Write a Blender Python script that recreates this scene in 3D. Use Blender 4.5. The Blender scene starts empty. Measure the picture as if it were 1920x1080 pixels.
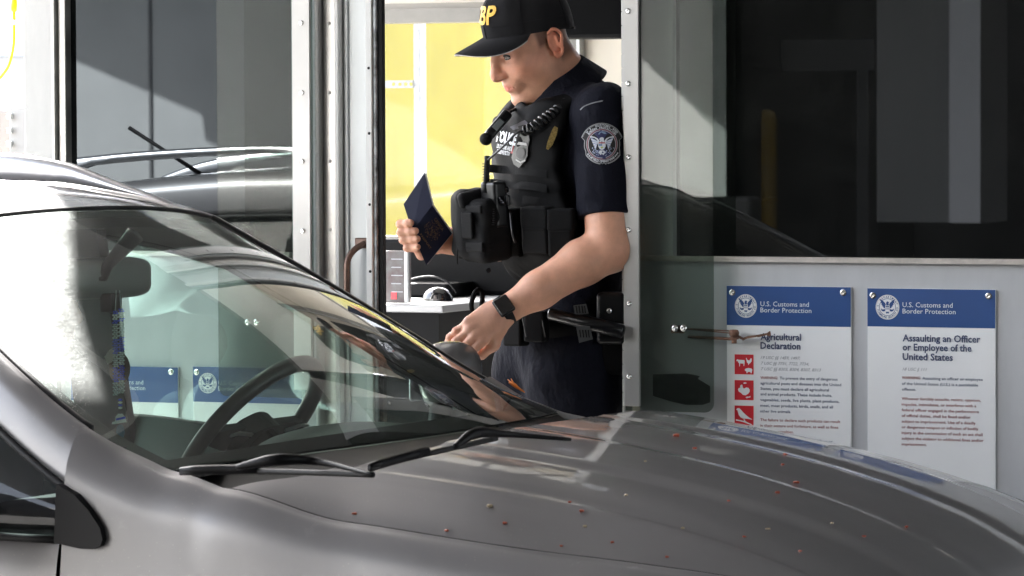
import bpy, bmesh, math, random
import numpy as np
from math import sin, cos, tan, atan, atan2, radians, pi, sqrt
from mathutils import Matrix, Vector
import openvdb as vdb
random.seed(7); RNG = np.random.RandomState(11)
SC = bpy.context.scene
COL = SC.collection

# ------------------------------------------------------------------ camera
FPX = 8000.0
AL = radians(24)
CAM = np.array([10 * sin(AL), -10 * cos(AL), 1.77])
PITCH = atan(310 / FPX)
f0 = np.array([-sin(AL), cos(AL), 0.]); r0 = np.array([cos(AL), sin(AL), 0.]); u0 = np.array([0, 0, 1.])
FW = f0 * cos(PITCH) - u0 * sin(PITCH); UP = u0 * cos(PITCH) + f0 * sin(PITCH)
_c, _s = cos(.004), sin(.004)
RT = r0 * _c - UP * _s; UP = UP * _c + r0 * _s
cd = bpy.data.cameras.new('camera'); co = bpy.data.objects.new('camera', cd); COL.objects.link(co)
co.matrix_world = Matrix([[RT[i], UP[i], -FW[i], CAM[i]] for i in range(3)] + [[0, 0, 0, 1]])
cd.sensor_width = 36; cd.lens = FPX * 36 / 1920; cd.clip_end = 500; cd.clip_start = .1
cd.dof.use_dof = True; cd.dof.focus_distance = 9.75; cd.dof.aperture_fstop = 15.0
SC.camera = co

# ------------------------------------------------------------------ light
SUN_DIR = np.array([-.45, .45, .77]); SUN_DIR /= np.linalg.norm(SUN_DIR)     # towards the sun
world = bpy.data.worlds.new('World'); SC.world = world; world.use_nodes = True
nt = world.node_tree
sky = nt.nodes.new('ShaderNodeTexSky'); sky.sky_type = 'NISHITA'; sky.sun_disc = False
sky.sun_elevation = math.asin(SUN_DIR[2]); sky.sun_rotation = atan2(SUN_DIR[0], SUN_DIR[1])
sky.air_density = 1.0; sky.dust_density = 4.0; sky.ozone_density = 1.0
hs_ = nt.nodes.new('ShaderNodeHueSaturation'); hs_.inputs['Saturation'].default_value = .5   # hazy summer sky
nt.links.new(sky.outputs[0], hs_.inputs['Color']); nt.links.new(hs_.outputs[0], nt.nodes['Background'].inputs[0]); nt.nodes['Background'].inputs[1].default_value = .11
sl = bpy.data.lights.new('sun', 'SUN'); sl.energy = 5.0; sl.angle = radians(.5); sl.color = (1, .975, .94)
so = bpy.data.objects.new('sun', sl); COL.objects.link(so)
so.rotation_euler = Vector(SUN_DIR).to_track_quat('Z', 'Y').to_euler()
SC.view_settings.view_transform = 'Standard'; SC.view_settings.look = 'None'; SC.view_settings.gamma = 1
SC.view_settings.exposure = 4.15
SC.cycles.max_bounces = 10; SC.cycles.transparent_max_bounces = 16; SC.cycles.caustics_reflective = False; SC.cycles.caustics_refractive = False
SC.cycles.sample_clamp_indirect = 6

# ------------------------------------------------------------------ pixel rays on true planes (for reading sizes off the photograph)
def ray(px, py): return FW + RT * ((px - 960) / FPX) + UP * ((540 - py) / FPX)
def PY(px, py, Y=0.):
    v = ray(px, py); return CAM + v * ((Y - CAM[1]) / v[1])
def PD(px, py, b):                      # figure frame: b metres behind (+) the plane 10 m from the lens
    return CAM + ray(px, py) * (10 + b)
def bx(px): return float(PY(px, 400)[0])
def bz(px, py): return float(PY(px, py)[2])

# ------------------------------------------------------------------ mesh helpers
WM = {}
def tag(o, label=None, cat=None, group=None, kind=None):
    if label: o['label'] = label
    if cat: o['category'] = cat
    if group: o['group'] = group
    if kind: o['kind'] = kind
    return o
def empty(name, loc=(0, 0, 0), rz=0., label=None, cat=None, group=None):
    o = bpy.data.objects.new(name, None); COL.objects.link(o)
    o.location = loc; o.rotation_euler = (0, 0, rz); o.empty_display_size = .1
    WM[o.name] = Matrix.Translation(Vector(loc)) @ Matrix.Rotation(rz, 4, 'Z')
    return tag(o, label, cat, group)
def mk(name, V, Fc, mat, parent=None, smooth=False, local=False, mats=None, mi=None):
    """one mesh object; V in world coordinates unless local (then in the frame of the root)"""
    me = bpy.data.meshes.new(name)
    V = np.asarray(V, float)
    me.from_pydata([tuple(v) for v in V], [], [tuple(int(i) for i in f) for f in Fc]); me.update()
    for mm in (mats or [mat]): me.materials.append(mm)
    if mi is not None: me.polygons.foreach_set('material_index', np.asarray(mi, 'i'))
    if smooth: me.polygons.foreach_set('use_smooth', [True] * len(me.polygons))
    o = bpy.data.objects.new(name, me); COL.objects.link(o)
    if parent is not None:
        o.parent = parent
        r = parent
        while r.parent is not None: r = r.parent
        if parent.name in WM and not local: o.matrix_parent_inverse = WM[parent.name].inverted()
    return o
class G:
    """geometry collector"""
    def __init__(s): s.V = []; s.F = []; s.n = 0; s.M = []
    def add(s, V, F, m=0):
        V = np.asarray(V, float).reshape(-1, 3); s.V.append(V)
        s.F += [tuple(int(i) + s.n for i in f) for f in F]; s.M += [m] * len(F); s.n += len(V); return s
    def box(s, x0, x1, y0, y1, z0, z1, m=0, bev=0.):
        if bev <= 0:
            V = [(x, y, z) for x in (x0, x1) for y in (y0, y1) for z in (z0, z1)]
            F = [(0, 1, 3, 2), (4, 6, 7, 5), (0, 4, 5, 1), (2, 3, 7, 6), (0, 2, 6, 4), (1, 5, 7, 3)]
            return s.add(V, F, m)
        b = bmesh.new(); bmesh.ops.create_cube(b, size=1)
        for v in b.verts: v.co = Vector(((x0 + x1) / 2 + v.co.x * (x1 - x0), (y0 + y1) / 2 + v.co.y * (y1 - y0), (z0 + z1) / 2 + v.co.z * (z1 - z0)))
        bmesh.ops.bevel(b, geom=b.edges[:], offset=bev, segments=2, affect='EDGES', profile=.5)
        return s.bm(b, m)
    def bm(s, b, m=0, mat=None):
        if mat is not None: bmesh.ops.transform(b, matrix=mat, verts=b.verts)
        b.verts.index_update()
        s.add([v.co[:] for v in b.verts], [[v.index for v in f.verts] for f in b.faces], m); b.free(); return s
    def xf(s, fn):
        for i, v in enumerate(s.V): s.V[i] = fn(v)
        return s
    def grid(s, P, m=0, cu=False, cv=False, flip=False):
        nu, nv = P.shape[:2]; F = []
        for i in range(nu if cu else nu - 1):
            for j in range(nv if cv else nv - 1):
                a = (i, j), ((i + 1) % nu, j), ((i + 1) % nu, (j + 1) % nv), (i, (j + 1) % nv)
                q = [p * nv + r for p, r in a]
                F.append(q[::-1] if flip else q)
        return s.add(P.reshape(-1, 3), F, m)
    def tube(s, pts, rad, n=10, m=0, cap=True, closed=False):
        pts = np.asarray(pts, float); k = len(pts)
        rad = np.broadcast_to(np.asarray(rad, float), (k,))
        if closed: T = np.roll(pts, -1, 0) - np.roll(pts, 1, 0)
        else: T = np.gradient(pts, axis=0)
        T /= np.linalg.norm(T, axis=1)[:, None] + 1e-12
        up = np.array([0, 0, 1.]) if abs(T[0][2]) < .9 else np.array([1., 0, 0])
        N = np.cross(T[0], up); N /= np.linalg.norm(N); R = []
        for i in range(k):
            N = N - T[i] * (N @ T[i]); N /= np.linalg.norm(N) + 1e-12; B = np.cross(T[i], N)
            a = np.linspace(0, 2 * pi, n, endpoint=False)
            R.append(pts[i] + rad[i] * (np.cos(a)[:, None] * N + np.sin(a)[:, None] * B))
        P = np.array(R); b = s.n; s.grid(P, m, cu=closed, cv=True)
        if cap and not closed:
            s.F += [tuple(b + j for j in range(n)), tuple(b + (k - 1) * n + j for j in range(n))[::-1]]; s.M += [m, m]
        return s
    def lathe(s, c, ax, prof, n=20, m=0):
        """prof: (radius, height) along axis ax from c"""
        ax = np.array(ax, float); ax /= np.linalg.norm(ax)
        up = np.array([0, 0, 1.]) if abs(ax[2]) < .9 else np.array([1., 0, 0])
        N = np.cross(ax, up); N /= np.linalg.norm(N); B = np.cross(ax, N)
        a = np.linspace(0, 2 * pi, n, endpoint=False)
        P = np.array([np.asarray(c) + h * ax + r * (np.cos(a)[:, None] * N + np.sin(a)[:, None] * B) for r, h in prof])
        b = s.n; s.grid(P, m, cv=True)
        s.F += [tuple(b + j for j in range(n)), tuple(b + (len(prof) - 1) * n + j for j in range(n))[::-1]]; s.M += [m, m]
        return s
    def prism(s, poly, o, ex, ey, th, m=0):
        """flat polygon (2d) at o + ex*u + ey*v, thickness vector th"""
        poly = np.asarray(poly, float); o, ex, ey, th = (np.asarray(q, float) for q in (o, ex, ey, th))
        A = o + poly[:, :1] * ex + poly[:, 1:2] * ey; n = len(A)
        F = [list(range(n)), list(range(n, 2 * n))[::-1]] + [[i, n + i, n + (i + 1) % n, (i + 1) % n][::-1] for i in range(n)]
        return s.add(np.vstack([A, A + th]), F, m)
    def build(s, name, mat, parent=None, smooth=False, local=False, mats=None, label=None):
        o = mk(name, np.vstack(s.V), s.F, mat, parent, smooth, local, mats, s.M if mats else None)
        bm = bmesh.new(); bm.from_mesh(o.data); bmesh.ops.recalc_face_normals(bm, faces=bm.faces); bm.to_mesh(o.data); bm.free()
        if label: o['label'] = label
        return o
def cr(xs, ys, x):
    """monotone-ish cubic interpolation (Catmull-Rom)"""
    xs = np.asarray(xs, float); ys = np.asarray(ys, float); x = np.asarray(x, float)
    t = np.gradient(ys, xs, axis=0); i = np.clip(np.searchsorted(xs, x) - 1, 0, len(xs) - 2)
    h = xs[i + 1] - xs[i]; u = np.clip((x - xs[i]) / h, 0, 1)
    if ys.ndim > 1: e_ = (...,) + (None,) * (ys.ndim - 1); h = h[e_]; u = u[e_]
    return (2*u**3-3*u**2+1)*ys[i] + (u**3-2*u**2+u)*h*t[i] + (-2*u**3+3*u**2)*ys[i+1] + (u**3-u**2)*h*t[i+1]
def sm(a, b, x):
    t = np.clip((x - a) / (b - a), 0, 1); return t * t * (3 - 2 * t)
def bez(P, n=24):
    P = np.asarray(P, float); return cr(np.arange(len(P)), P, np.linspace(0, len(P) - 1, n))

# ------------------------------------------------------------------ materials
def mat(name, col, rough=.5, metal=0., spec=.5, coat=0., noise=0., nscale=20., bump=0., bscale=60., rvar=0., col2=None, stretch=None, sub=0., emit=None, bdist=.002):
    m = bpy.data.materials.new(name); m.use_nodes = True; t = m.node_tree; b = t.nodes['Principled BSDF']
    b.inputs['Base Color'].default_value = (*col, 1); b.inputs['Roughness'].default_value = rough
    b.inputs['Metallic'].default_value = metal; b.inputs['Specular IOR Level'].default_value = spec
    b.inputs['Coat Weight'].default_value = coat; b.inputs['Coat Roughness'].default_value = .04
    if sub: b.inputs['Subsurface Weight'].default_value = sub; b.inputs['Subsurface Radius'].default_value = (.012, .004, .002); b.inputs['Subsurface Scale'].default_value = 1.
    tc = t.nodes.new('ShaderNodeTexCoord'); src = tc.outputs['Object']
    if stretch:
        mp = t.nodes.new('ShaderNodeMapping'); mp.inputs['Scale'].default_value = stretch; t.links.new(src, mp.inputs[0]); src = mp.outputs[0]
    if noise or rvar:
        n = t.nodes.new('ShaderNodeTexNoise'); n.inputs['Scale'].default_value = nscale; n.inputs['Detail'].default_value = 8; n.inputs['Roughness'].default_value = .65
        t.links.new(src, n.inputs['Vector'])
        if noise:
            r = t.nodes.new('ShaderNodeMix'); r.data_type = 'RGBA'
            c2 = col2 or tuple(c * (1 - noise) for c in col)
            c1 = tuple(min(1, c * (1 + noise * .6)) for c in col) if not col2 else col
            r.inputs[6].default_value = (*c2, 1); r.inputs[7].default_value = (*c1, 1)
            q = t.nodes.new('ShaderNodeMapRange'); q.inputs[1].default_value = .32; q.inputs[2].default_value = .68
            t.links.new(n.outputs[0], q.inputs[0]); t.links.new(q.outputs[0], r.inputs[0]); t.links.new(r.outputs[2], b.inputs['Base Color'])
        if rvar:
            q = t.nodes.new('ShaderNodeMapRange'); q.inputs[1].default_value = .3; q.inputs[2].default_value = .7
            q.inputs[3].default_value = max(.02, rough - rvar); q.inputs[4].default_value = min(1, rough + rvar)
            t.links.new(n.outputs[0], q.inputs[0]); t.links.new(q.outputs[0], b.inputs['Roughness'])
    if bump:
        n2 = t.nodes.new('ShaderNodeTexNoise'); n2.inputs['Scale'].default_value = bscale; n2.inputs['Detail'].default_value = 6
        t.links.new(src, n2.inputs['Vector']); bp = t.nodes.new('ShaderNodeBump'); bp.inputs['Strength'].default_value = bump; bp.inputs['Distance'].default_value = bdist
        t.links.new(n2.outputs[0], bp.inputs['Height']); t.links.new(bp.outputs[0], b.inputs['Normal'])
    return m
def glass(name, tint, gloss=1.0, dust=0., dcol=(.6, .62, .6), dscale=8., rough=.0, ior=1.5, streak=False, two=1.8, gcol=(1, 1, 1)):
    """thin sheet of glass: tinted see-through, mirror reflection by Fresnel, a film of dust"""
    m = bpy.data.materials.new(name); m.use_nodes = True; t = m.node_tree; t.nodes.clear()
    out = t.nodes.new('ShaderNodeOutputMaterial'); tr = t.nodes.new('ShaderNodeBsdfTransparent'); tr.inputs[0].default_value = (*tint, 1)
    gl = t.nodes.new('ShaderNodeBsdfGlossy'); gl.inputs['Roughness'].default_value = rough; gl.inputs[0].default_value = (*gcol, 1)
    fr = t.nodes.new('ShaderNodeFresnel'); fr.inputs[0].default_value = ior
    # the fresnel of an inside-hit face equals the outside one on a thin sheet: use the facing-corrected IOR
    ge = t.nodes.new('ShaderNodeNewGeometry'); mr = t.nodes.new('ShaderNodeMapRange')
    mr.inputs[3].default_value = ior; mr.inputs[4].default_value = 1 / ior
    t.links.new(ge.outputs['Backfacing'], mr.inputs[0]); t.links.new(mr.outputs[0], fr.inputs[0])
    mu = t.nodes.new('ShaderNodeMath'); mu.operation = 'MULTIPLY'; mu.inputs[1].default_value = two * gloss; mu.use_clamp = True
    t.links.new(fr.outputs[0], mu.inputs[0])
    mx = t.nodes.new('ShaderNodeMixShader'); t.links.new(mu.outputs[0], mx.inputs[0]); t.links.new(tr.outputs[0], mx.inputs[1]); t.links.new(gl.outputs[0], mx.inputs[2])
    last = mx.outputs[0]
    if dust:
        tc = t.nodes.new('ShaderNodeTexCoord'); n = t.nodes.new('ShaderNodeTexNoise'); n.inputs['Scale'].default_value = dscale; n.inputs['Detail'].default_value = 12; n.inputs['Roughness'].default_value = .75
        mp = t.nodes.new('ShaderNodeMapping'); mp.inputs['Scale'].default_value = (1, 1, 1) if not streak else (2.2, .9, 1.)
        mp.inputs['Rotation'].default_value = (0, 0, .5 if streak else 0)
        t.links.new(tc.outputs['Object'], mp.inputs[0]); t.links.new(mp.outputs[0], n.inputs['Vector'])
        q = t.nodes.new('ShaderNodeMapRange'); q.inputs[1].default_value = .35; q.inputs[2].default_value = .75; q.inputs[3].default_value = dust * .6; q.inputs[4].default_value = dust * 1.7
        t.links.new(n.outputs[0], q.inputs[0])
        fac = q.outputs[0]
        if streak:
            v = t.nodes.new('ShaderNodeTexVoronoi'); v.inputs['Scale'].default_value = 150; t.links.new(mp.outputs[0], v.inputs['Vector'])
            w = t.nodes.new('ShaderNodeMapRange'); w.inputs[1].default_value = .0; w.inputs[2].default_value = .25; w.inputs[3].default_value = dust * 2.6; w.inputs[4].default_value = 0.
            t.links.new(v.outputs['Distance'], w.inputs[0]); ad = t.nodes.new('ShaderNodeMath'); ad.operation = 'ADD'
            t.links.new(fac, ad.inputs[0]); t.links.new(w.outputs[0], ad.inputs[1]); fac = ad.outputs[0]
        d = t.nodes.new('ShaderNodeBsdfDiffuse'); d.inputs[0].default_value = (*dcol, 1)
        tl = t.nodes.new('ShaderNodeBsdfGlossy'); tl.inputs[0].default_value = (*dcol, 1); tl.inputs['Roughness'].default_value = .5
        ds = t.nodes.new('ShaderNodeMixShader'); ds.inputs[0].default_value = .45
        t.links.new(d.outputs[0], ds.inputs[1]); t.links.new(tl.outputs[0], ds.inputs[2])
        m2 = t.nodes.new('ShaderNodeMixShader'); t.links.new(fac, m2.inputs[0]); t.links.new(last, m2.inputs[1]); t.links.new(ds.outputs[0], m2.inputs[2]); last = m2.outputs[0]
    t.links.new(last, out.inputs[0]); return m

M = {}
M['wall'] = mat('wall_paint_grey', (.50, .51, .53), .45, noise=.09, nscale=9, stretch=(1, 1, .25), bump=.05, bscale=40)
M['steel'] = mat('brushed_steel', (.36, .355, .345), .38, metal=.35, noise=.07, nscale=6, stretch=(1, 1, .06), bump=.06, bscale=300, rvar=.08)
M['steel_d'] = mat('worn_steel', (.42, .41, .39), .42, metal=.8, noise=.22, nscale=14, rvar=.1)
M['alu'] = mat('painted_sash', (.50, .52, .52), .42, metal=.2, noise=.1, nscale=10, stretch=(1, 1, .1))
M['white'] = mat('white_paint', (.62, .62, .60), .45, noise=.05, nscale=8, bump=.04)
M['black'] = mat('black_plastic', (.0025, .0025, .003), .5, spec=.1, noise=.2)
M['rubber'] = mat('rubber', (.007, .007, .0075), .6, spec=.25, bump=.1, bscale=200)
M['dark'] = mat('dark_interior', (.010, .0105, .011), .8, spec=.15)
M['brown'] = mat('brown_rusty_metal', (.13, .075, .055), .5, metal=.4, noise=.35, nscale=60, bump=.2, bscale=150)
M['rust'] = mat('rust', (.20, .105, .07), .7, metal=.3, noise=.45, nscale=80, bump=.4, bscale=200)
M['chip'] = mat('chipped_paint_edge', (.42, .45, .47), .5, metal=.3, noise=.6, nscale=25, col2=(.06, .06, .06), bump=.2)
M['glassL'] = glass('dark_window_glass', (.004, .004, .005), gloss=.38, dust=.002, gcol=(.82, .92, 1.))
M['glassR'] = glass('dark_window_film', (.003, .003, .003), gloss=.55, dust=.010, gcol=(.9, .95, 1.))
M['shield'] = glass('grey_polycarbonate', (.60, .64, .61), gloss=.27, dust=.010, dcol=(.40, .42, .40), dscale=9)
M['cream'] = mat('cream_panel', (.70, .64, .54), .5, noise=.08, nscale=7, stretch=(1, 1, .2))
M['grey'] = mat('grey_metal', (.30, .30, .30), .5)
M['taupe'] = mat('taupe_frame', (.20, .19, .17), .5, noise=.1)
M['asphalt'] = mat('asphalt', (.10, .098, .095), .85, noise=.25, nscale=60, bump=.5, bscale=250)
M['conc'] = mat('concrete', (.42, .41, .39), .8, noise=.15, nscale=5, bump=.3, bscale=80)
M['screw'] = mat('screw_steel', (.7, .7, .68), .22, metal=1.)
M['blue'] = mat('sign_blue', (.014, .068, .24), .3, noise=.08, nscale=5, coat=.3)
M['signw'] = mat('sign_white', (.86, .87, .88), .3, noise=.02, nscale=6, coat=.3)
M['ink'] = mat('ink_navy', (.05, .07, .15), .4)
M['inkg'] = mat('ink_grey', (.36, .37, .40), .4)
M['inkr'] = mat('ink_red', (.26, .03, .035), .4)
M['red'] = mat('sign_red', (.62, .012, .025), .35)
M['lettw'] = mat('white_lettering', (.78, .82, .86), .4)
M['yel'] = mat('yellow_paint', (.20, .18, .024), .5, noise=.25, nscale=3, stretch=(1, 1, .3))
M['bolly'] = mat('bollard_yellow', (.42, .26, .015), .5, noise=.2)
# ================================================================== SETTING
G().box(-60, 60, -60, 60, -.3, 0).build('ground', M['asphalt'])['kind'] = 'structure'
G().box(-2.6, 5.5, -.52, 2.6, .001, .16).build('kerb_island', M['conc'])['kind'] = 'structure'
G().box(-14, 30, 4.6, 9, .001, .012).build('pavement', M['conc'])['kind'] = 'structure'

# canopy over the lane
cn = empty('canopy', (4, -4, 0), 0, 'wide flat lane canopy over the booth and the car', 'canopy')
G().prism([(-2.35, 2.3), (-2.26, .56), (-2.16, .44), (-1.86, .0), (-1.79, -.14), (-1.71, -.32), (-1.62, -.45), (-1.72, -.56), (-3.2, -.75), (-3.2, -13.9), (18, -13.9), (18, 2.3)], (0, 0, 4.3), (1, 0, 0), (0, 1, 0), (0, 0, .5)).build('overhead_deck', mat('canopy_soffit', (.16, .155, .15), .7, noise=.2, nscale=2), cn)
for cxy in ((9.5, .9), (9.5, -8.5)):
    G().box(cxy[0] - .15, cxy[0] + .15, cxy[1] - .15, cxy[1] + .15, 0, 4.3, bev=.01).build('column', M['grey'], cn)

# ------------------------------------------------------------------ the booth
XL, XR = bx(53), 3.4
ZS = 1.459; ZT = 2.45; FL = .25
booth = empty('guard_booth', (1, 0, .16), 0, 'grey inspection booth with an open doorway and dark windows', 'booth')
w = G()
w.box(bx(107), bx(612), 0, .06, .16, ZS)                         # wall under the left window
w.box(bx(1199), XR, 0, .06, .16, ZS)                             # wall under the right window
G().box(XL, XR, -.001, .06, ZT, 4.18).build('unseen_upper_wall', mat('reflection_dark', (.045, .042, .04), .5), booth)  # unseen upper wall, made dark to dull what windshield and hood mirror
w.box(bx(548), bx(612), .0, .06, ZS, ZT)
w.box(bx(1199), bx(1262), .0, .06, ZS, ZT)
w.build('wall', M['wall'], booth)
o = G().box(XL - .003, bx(106.5), -.012, .09, .16, 3.0, bev=.004).build('corner_post', mat('post_white', (.46, .455, .44), .5, noise=.05, nscale=30, stretch=(1, 1, .3)), booth)
# window frames
lf = G().box(bx(106.5), bx(112), -.02, .03, .9, ZT, bev=.002).box(bx(114), bx(127), -.006, .05, ZS, ZT, bev=.002).build('window_frame', M['steel_d'], booth)
gl = G().box(bx(127), bx(548), .022, .028, ZS, ZT).build('window_pane', M['glassL'], booth, label='dark window pane left of the doorway, mirroring the lane')
gr = G().box(bx(1262), XR - .1, .022, .028, ZS, ZT).build('window_pane', M['glassR'], booth, label='nearly black window pane above the two signs')
G().box(bx(1199), XR, -.018, -.002, ZS - .009, ZS + .003).build('window_sill', mat('sill_tan', (.50, .46, .42), .5, noise=.2, nscale=30), booth)
G().box(bx(127), bx(548), -.018, -.002, ZS - .009, ZS + .003).build('window_sill', M['steel_d'], booth)
# door jamb, sash and edges left of the opening
def xs(a, b): return bx(a), bx(b)
jam = G()
jam.box(*xs(642, 646), -.03, .05, .2, ZT, bev=.002)
jam.box(*xs(700, 712), -.04, .0, .2, ZT, bev=.002)
jam.box(*xs(638, 641.5), -.026, .05, .2, ZT)
jam.build('door_frame', M['white'], booth)
G().box(*xs(646, 700), -.004, .02, .2, ZT).box(*xs(650, 657), -.010, .0, .2, ZT, bev=.002).build('sliding_door', M['alu'], booth)
G().box(*xs(712, 719), -.035, .0, .2, ZT, bev=.003).build('chipped_edge', M['chip'], booth)
G().box(*xs(719, 727), -.028, -.01, .2, ZT).build('door_jamb', M['black'], booth)
G().box(*xs(615, 638), -.022, .0, .2, ZT, bev=.002).build('hinge_plate', M['steel_d'], booth)
for x, y in ((705, 128), (706, 250), (707, 383), (708, 508)):
    P = PY(x, y); G().lathe((P[0], -.0395, P[2]), (0, -1, 0), [(.0035, 0), (.0035, .0012), (.001, .0013)], 10).build('screw_hole', M['black'], booth)
for x, y in ((625, 44), (626, 174), (627, 302), (627, 430), (628, 560)):
    P = PY(x, y); G().lathe((P[0], -.022, P[2]), (0, -1, 0), [(.004, 0), (.004, .001), (.002, .003), (.0003, .0034)], 12).build('screw', M['steel_d'], booth)
# pull handle
P0 = PY(683, 456); P1 = PY(675, 540); x0 = P0[0]
hd = G().box(x0 - .021, x0 + .02, -.010, -.004, P0[2] - .012, P0[2] + .013, bev=.003)
hd.box(x0 - .021, x0 + .02, -.010, -.004, P0[2] - .20, P0[2] - .175, bev=.003)
pts = bez([(x0 + .008, -.012, P0[2]), (x0 - .010, -.03, P0[2] - .014), (x0 - .022, -.045, P0[2] - .04), (x0 - .023, -.048, P0[2] - .09), (x0 - .022, -.045, P0[2] - .14), (x0 - .010, -.03, P0[2] - .17), (x0 + .008, -.012, P0[2] - .187)], 30)
hd.tube(pts, .0075, 10)
hd.build('door_handle', M['brown'], booth, smooth=True)
# piano hinges
def piano(pa, pb, name='piano_hinge'):
    g = G(); x = (bx(pa) + bx(pb)) / 2; r = (bx(pb) - bx(pa)) / 2 * .95; z = 1.05; L_ = .0325
    while z < 2.2:
        g.lathe((x, -.045, z), (0, 0, 1), [(r * .8, 0), (r, .001), (r, L_ - .002), (r * .8, L_ - .001)], 12); z += L_
    g.box(x - .002, x + .002, -.045, -.0, 1.05, 2.2)
    return g.build(name, M['steel'], booth, smooth=False)
piano(607.5, 615); piano(1180, 1187)
# wind screens (grey polycarbonate on steel strips)
def screen(g0, g1, s0, s1, zb, ys, round_left, label):
    a, b = sorted((bx(g0), bx(g1))); rr = .022
    c, d = bx(s0), bx(s1)
    lo, hi = (min(a, c), b) if not round_left else (a, max(b, d))
    poly = []
    if round_left: poly = [(lo, 2.2)] + [(lo + rr - rr * cos(t), zb + rr - rr * sin(t)) for t in np.linspace(0, pi / 2, 8)] + [(hi, zb), (hi, 2.2)]
    else: poly = [(lo, 2.2), (lo, zb)] + [(hi - rr + rr * sin(t), zb + rr - rr * cos(t)) for t in np.linspace(0, pi / 2, 8)] + [(hi, 2.2)]
    o = G().prism(poly, (0, -.052, 0), (1, 0, 0), (0, 0, 1), (0, .006, 0)).build('wind_screen', M['shield'], booth, label=label)
    G().box(c, d, -.062, -.0535, zb + (.011 if not round_left else .02), 2.2, bev=.0015).build('steel_strip', M['steel'], o)
    for q in ys:
        P = PY(*q); s = G().lathe((P[0], -.062, P[2]), (0, -1, 0), [(.0068, 0), (.0066, .0015), (.0045, .0035), (.002, .0042), (.0018, .003), (.0003, .003)], 14)
        s.build('screw', M['screw'], o, smooth=True)
    return o
scL = screen(427, 572, 571, 604, 1.115, [(587, 44), (588, 174), (589, 302), (590, 432), (592, 692)], True, 'wind screen left of the doorway, its lower half behind the car')
scR = screen(1215, 1352, 1188, 1217, 1.105, [(1197, 22), (1197, 157), (1198, 294), (1198, 430), (1199, 567), (1199, 703)], False, 'wind screen right of the doorway with two bolts')
for sc_, pts in ((scR, ((1282, 613), (1298, 613))), (scL, ((485, 602), (501, 602)))):
    for q in pts:
        P = PY(*q); G().lathe((P[0], -.053, P[2]), (0, -1, 0), [(.009, 0), (.0088, .003), (.006, .006), (.0025, .0075), (.002, .006), (.0003, .006)], 16).build('bolt', M['screw'], sc_, smooth=True)
# black adhesive patch on the back of the right screen
pp = [(1238, 700), (1300, 698), (1326, 703), (1322, 708), (1345, 722), (1345, 752), (1330, 757), (1300, 757), (1270, 750), (1238, 740)]
PP = [(float(PY(*q)[0]), float(PY(*q)[2])) for q in pp]
G().prism(PP, (0, -.0455, 0), (1, 0, 0), (0, 0, 1), (0, .001, 0)).build('sticker_residue', mat('black_residue', (.02, .018, .017), .6, noise=.5, nscale=60, bump=.4), scR)
# rusty latch chain to the right
lt = G()
A = PY(1272, 613); 
lt.box(A[0], bx(1296), -.046, -.040, A[2] - .012, A[2] + .006)
B = PY(1387, 627)
for dz in (.004, .009): lt.tube([(bx(1300), -.040, A[2] - .004 + dz * .3), (B[0], -.035, B[2] + dz)], .0016, 8)
lt.tube([(bx(1300), -.036, A[2] - .020), (B[0] - .005, -.034, B[2] - .009)], .0035, 8)
lt.lathe((B[0], -.036, B[2] - .019), (0, 0, 1), [(.006, 0), (.006, .009), (.011, .010), (.011, .014), (.008, .015), (.011, .020), (.012, .025), (.009, .031), (.003, .032)], 16)
Cc = [PY(*q) for q in ((1392, 628), (1402, 634), (1412, 630), (1430, 628), (1446, 625))]
for i in range(4):
    a_, b_ = Cc[i], Cc[i + 1]; h = .004
    lt.add([(a_[0], -.034, a_[2] - h), (b_[0], -.032, b_[2] - h * .7), (b_[0], -.032, b_[2] + h * .5), (a_[0], -.034, a_[2] + h * .5), (a_[0], -.028, a_[2] - h), (b_[0], -.026, b_[2] - h * .7), (b_[0], -.026, b_[2] + h * .5), (a_[0], -.028, a_[2] + h * .5)],
           [(0, 1, 2, 3), (7, 6, 5, 4), (0, 4, 5, 1), (3, 2, 6, 7), (1, 5, 6, 2), (0, 3, 7, 4)])
E_ = PY(1449, 625); lt.lathe((E_[0], -.030, E_[2] - .004), (.5, -.2, 1), [(.004, 0), (.006, .003), (.004, .007), (.001, .012)], 8)
lt.build('latch', M['rust'], booth, smooth=False)

# interior of the booth
DB = 1.75
RL = PY(728, 43, DB); RR_ = PY(1075, 300, DB)
it = G()
zt_, zb_ = PY(800, 43, DB)[2], PY(800, 443, DB)[2]
it.box(XL, RL[0] - .25, DB, DB + .05, FL, 2.9)
it.box(RL[0] - .25, RR_[0], DB, DB + .05, FL, zb_)
it.box(RL[0] - .25, RR_[0], DB, DB + .05, PY(800, 6, DB)[2], 2.9)
it.box(PY(1095, 200, DB)[0], PY(1420, 200, DB)[0], DB, DB + .05, FL, 2.9)
it.box(PY(1700, 200, DB)[0], XR, DB, DB + .05, FL, 2.9)
it.build('rear_wall', M['cream'], booth)
G().box(RL[0] - .25, RR_[0], DB - .02, DB + .06, PY(800, 17, DB)[2] , PY(800, 6, DB)[2]).build('window_frame', mat('taupe_light', (.32, .29, .25), .5), booth)
G().box(RL[0] - .25, RR_[0], DB - .04, DB + .06, zt_, PY(800, 17, DB)[2]).build('window_frame', M['taupe'], booth)
G().box(RR_[0] - .02, PY(1090, 200, DB)[0], DB - .03, DB + .06, FL, 2.9).build('window_frame', M['taupe'], booth)
G().box(PY(1090, 200, DB)[0], PY(1096, 200, DB)[0], DB - .035, DB + .06, FL, 2.9).build('window_frame', M['alu'], booth)
G().box(XL + .01, XR, .06, DB, .17, FL).build('floor', M['grey'], booth)
G().box(XL, XR, .06, DB + .05, 2.9, 3.0).build('ceiling', M['white'], booth)
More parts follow.
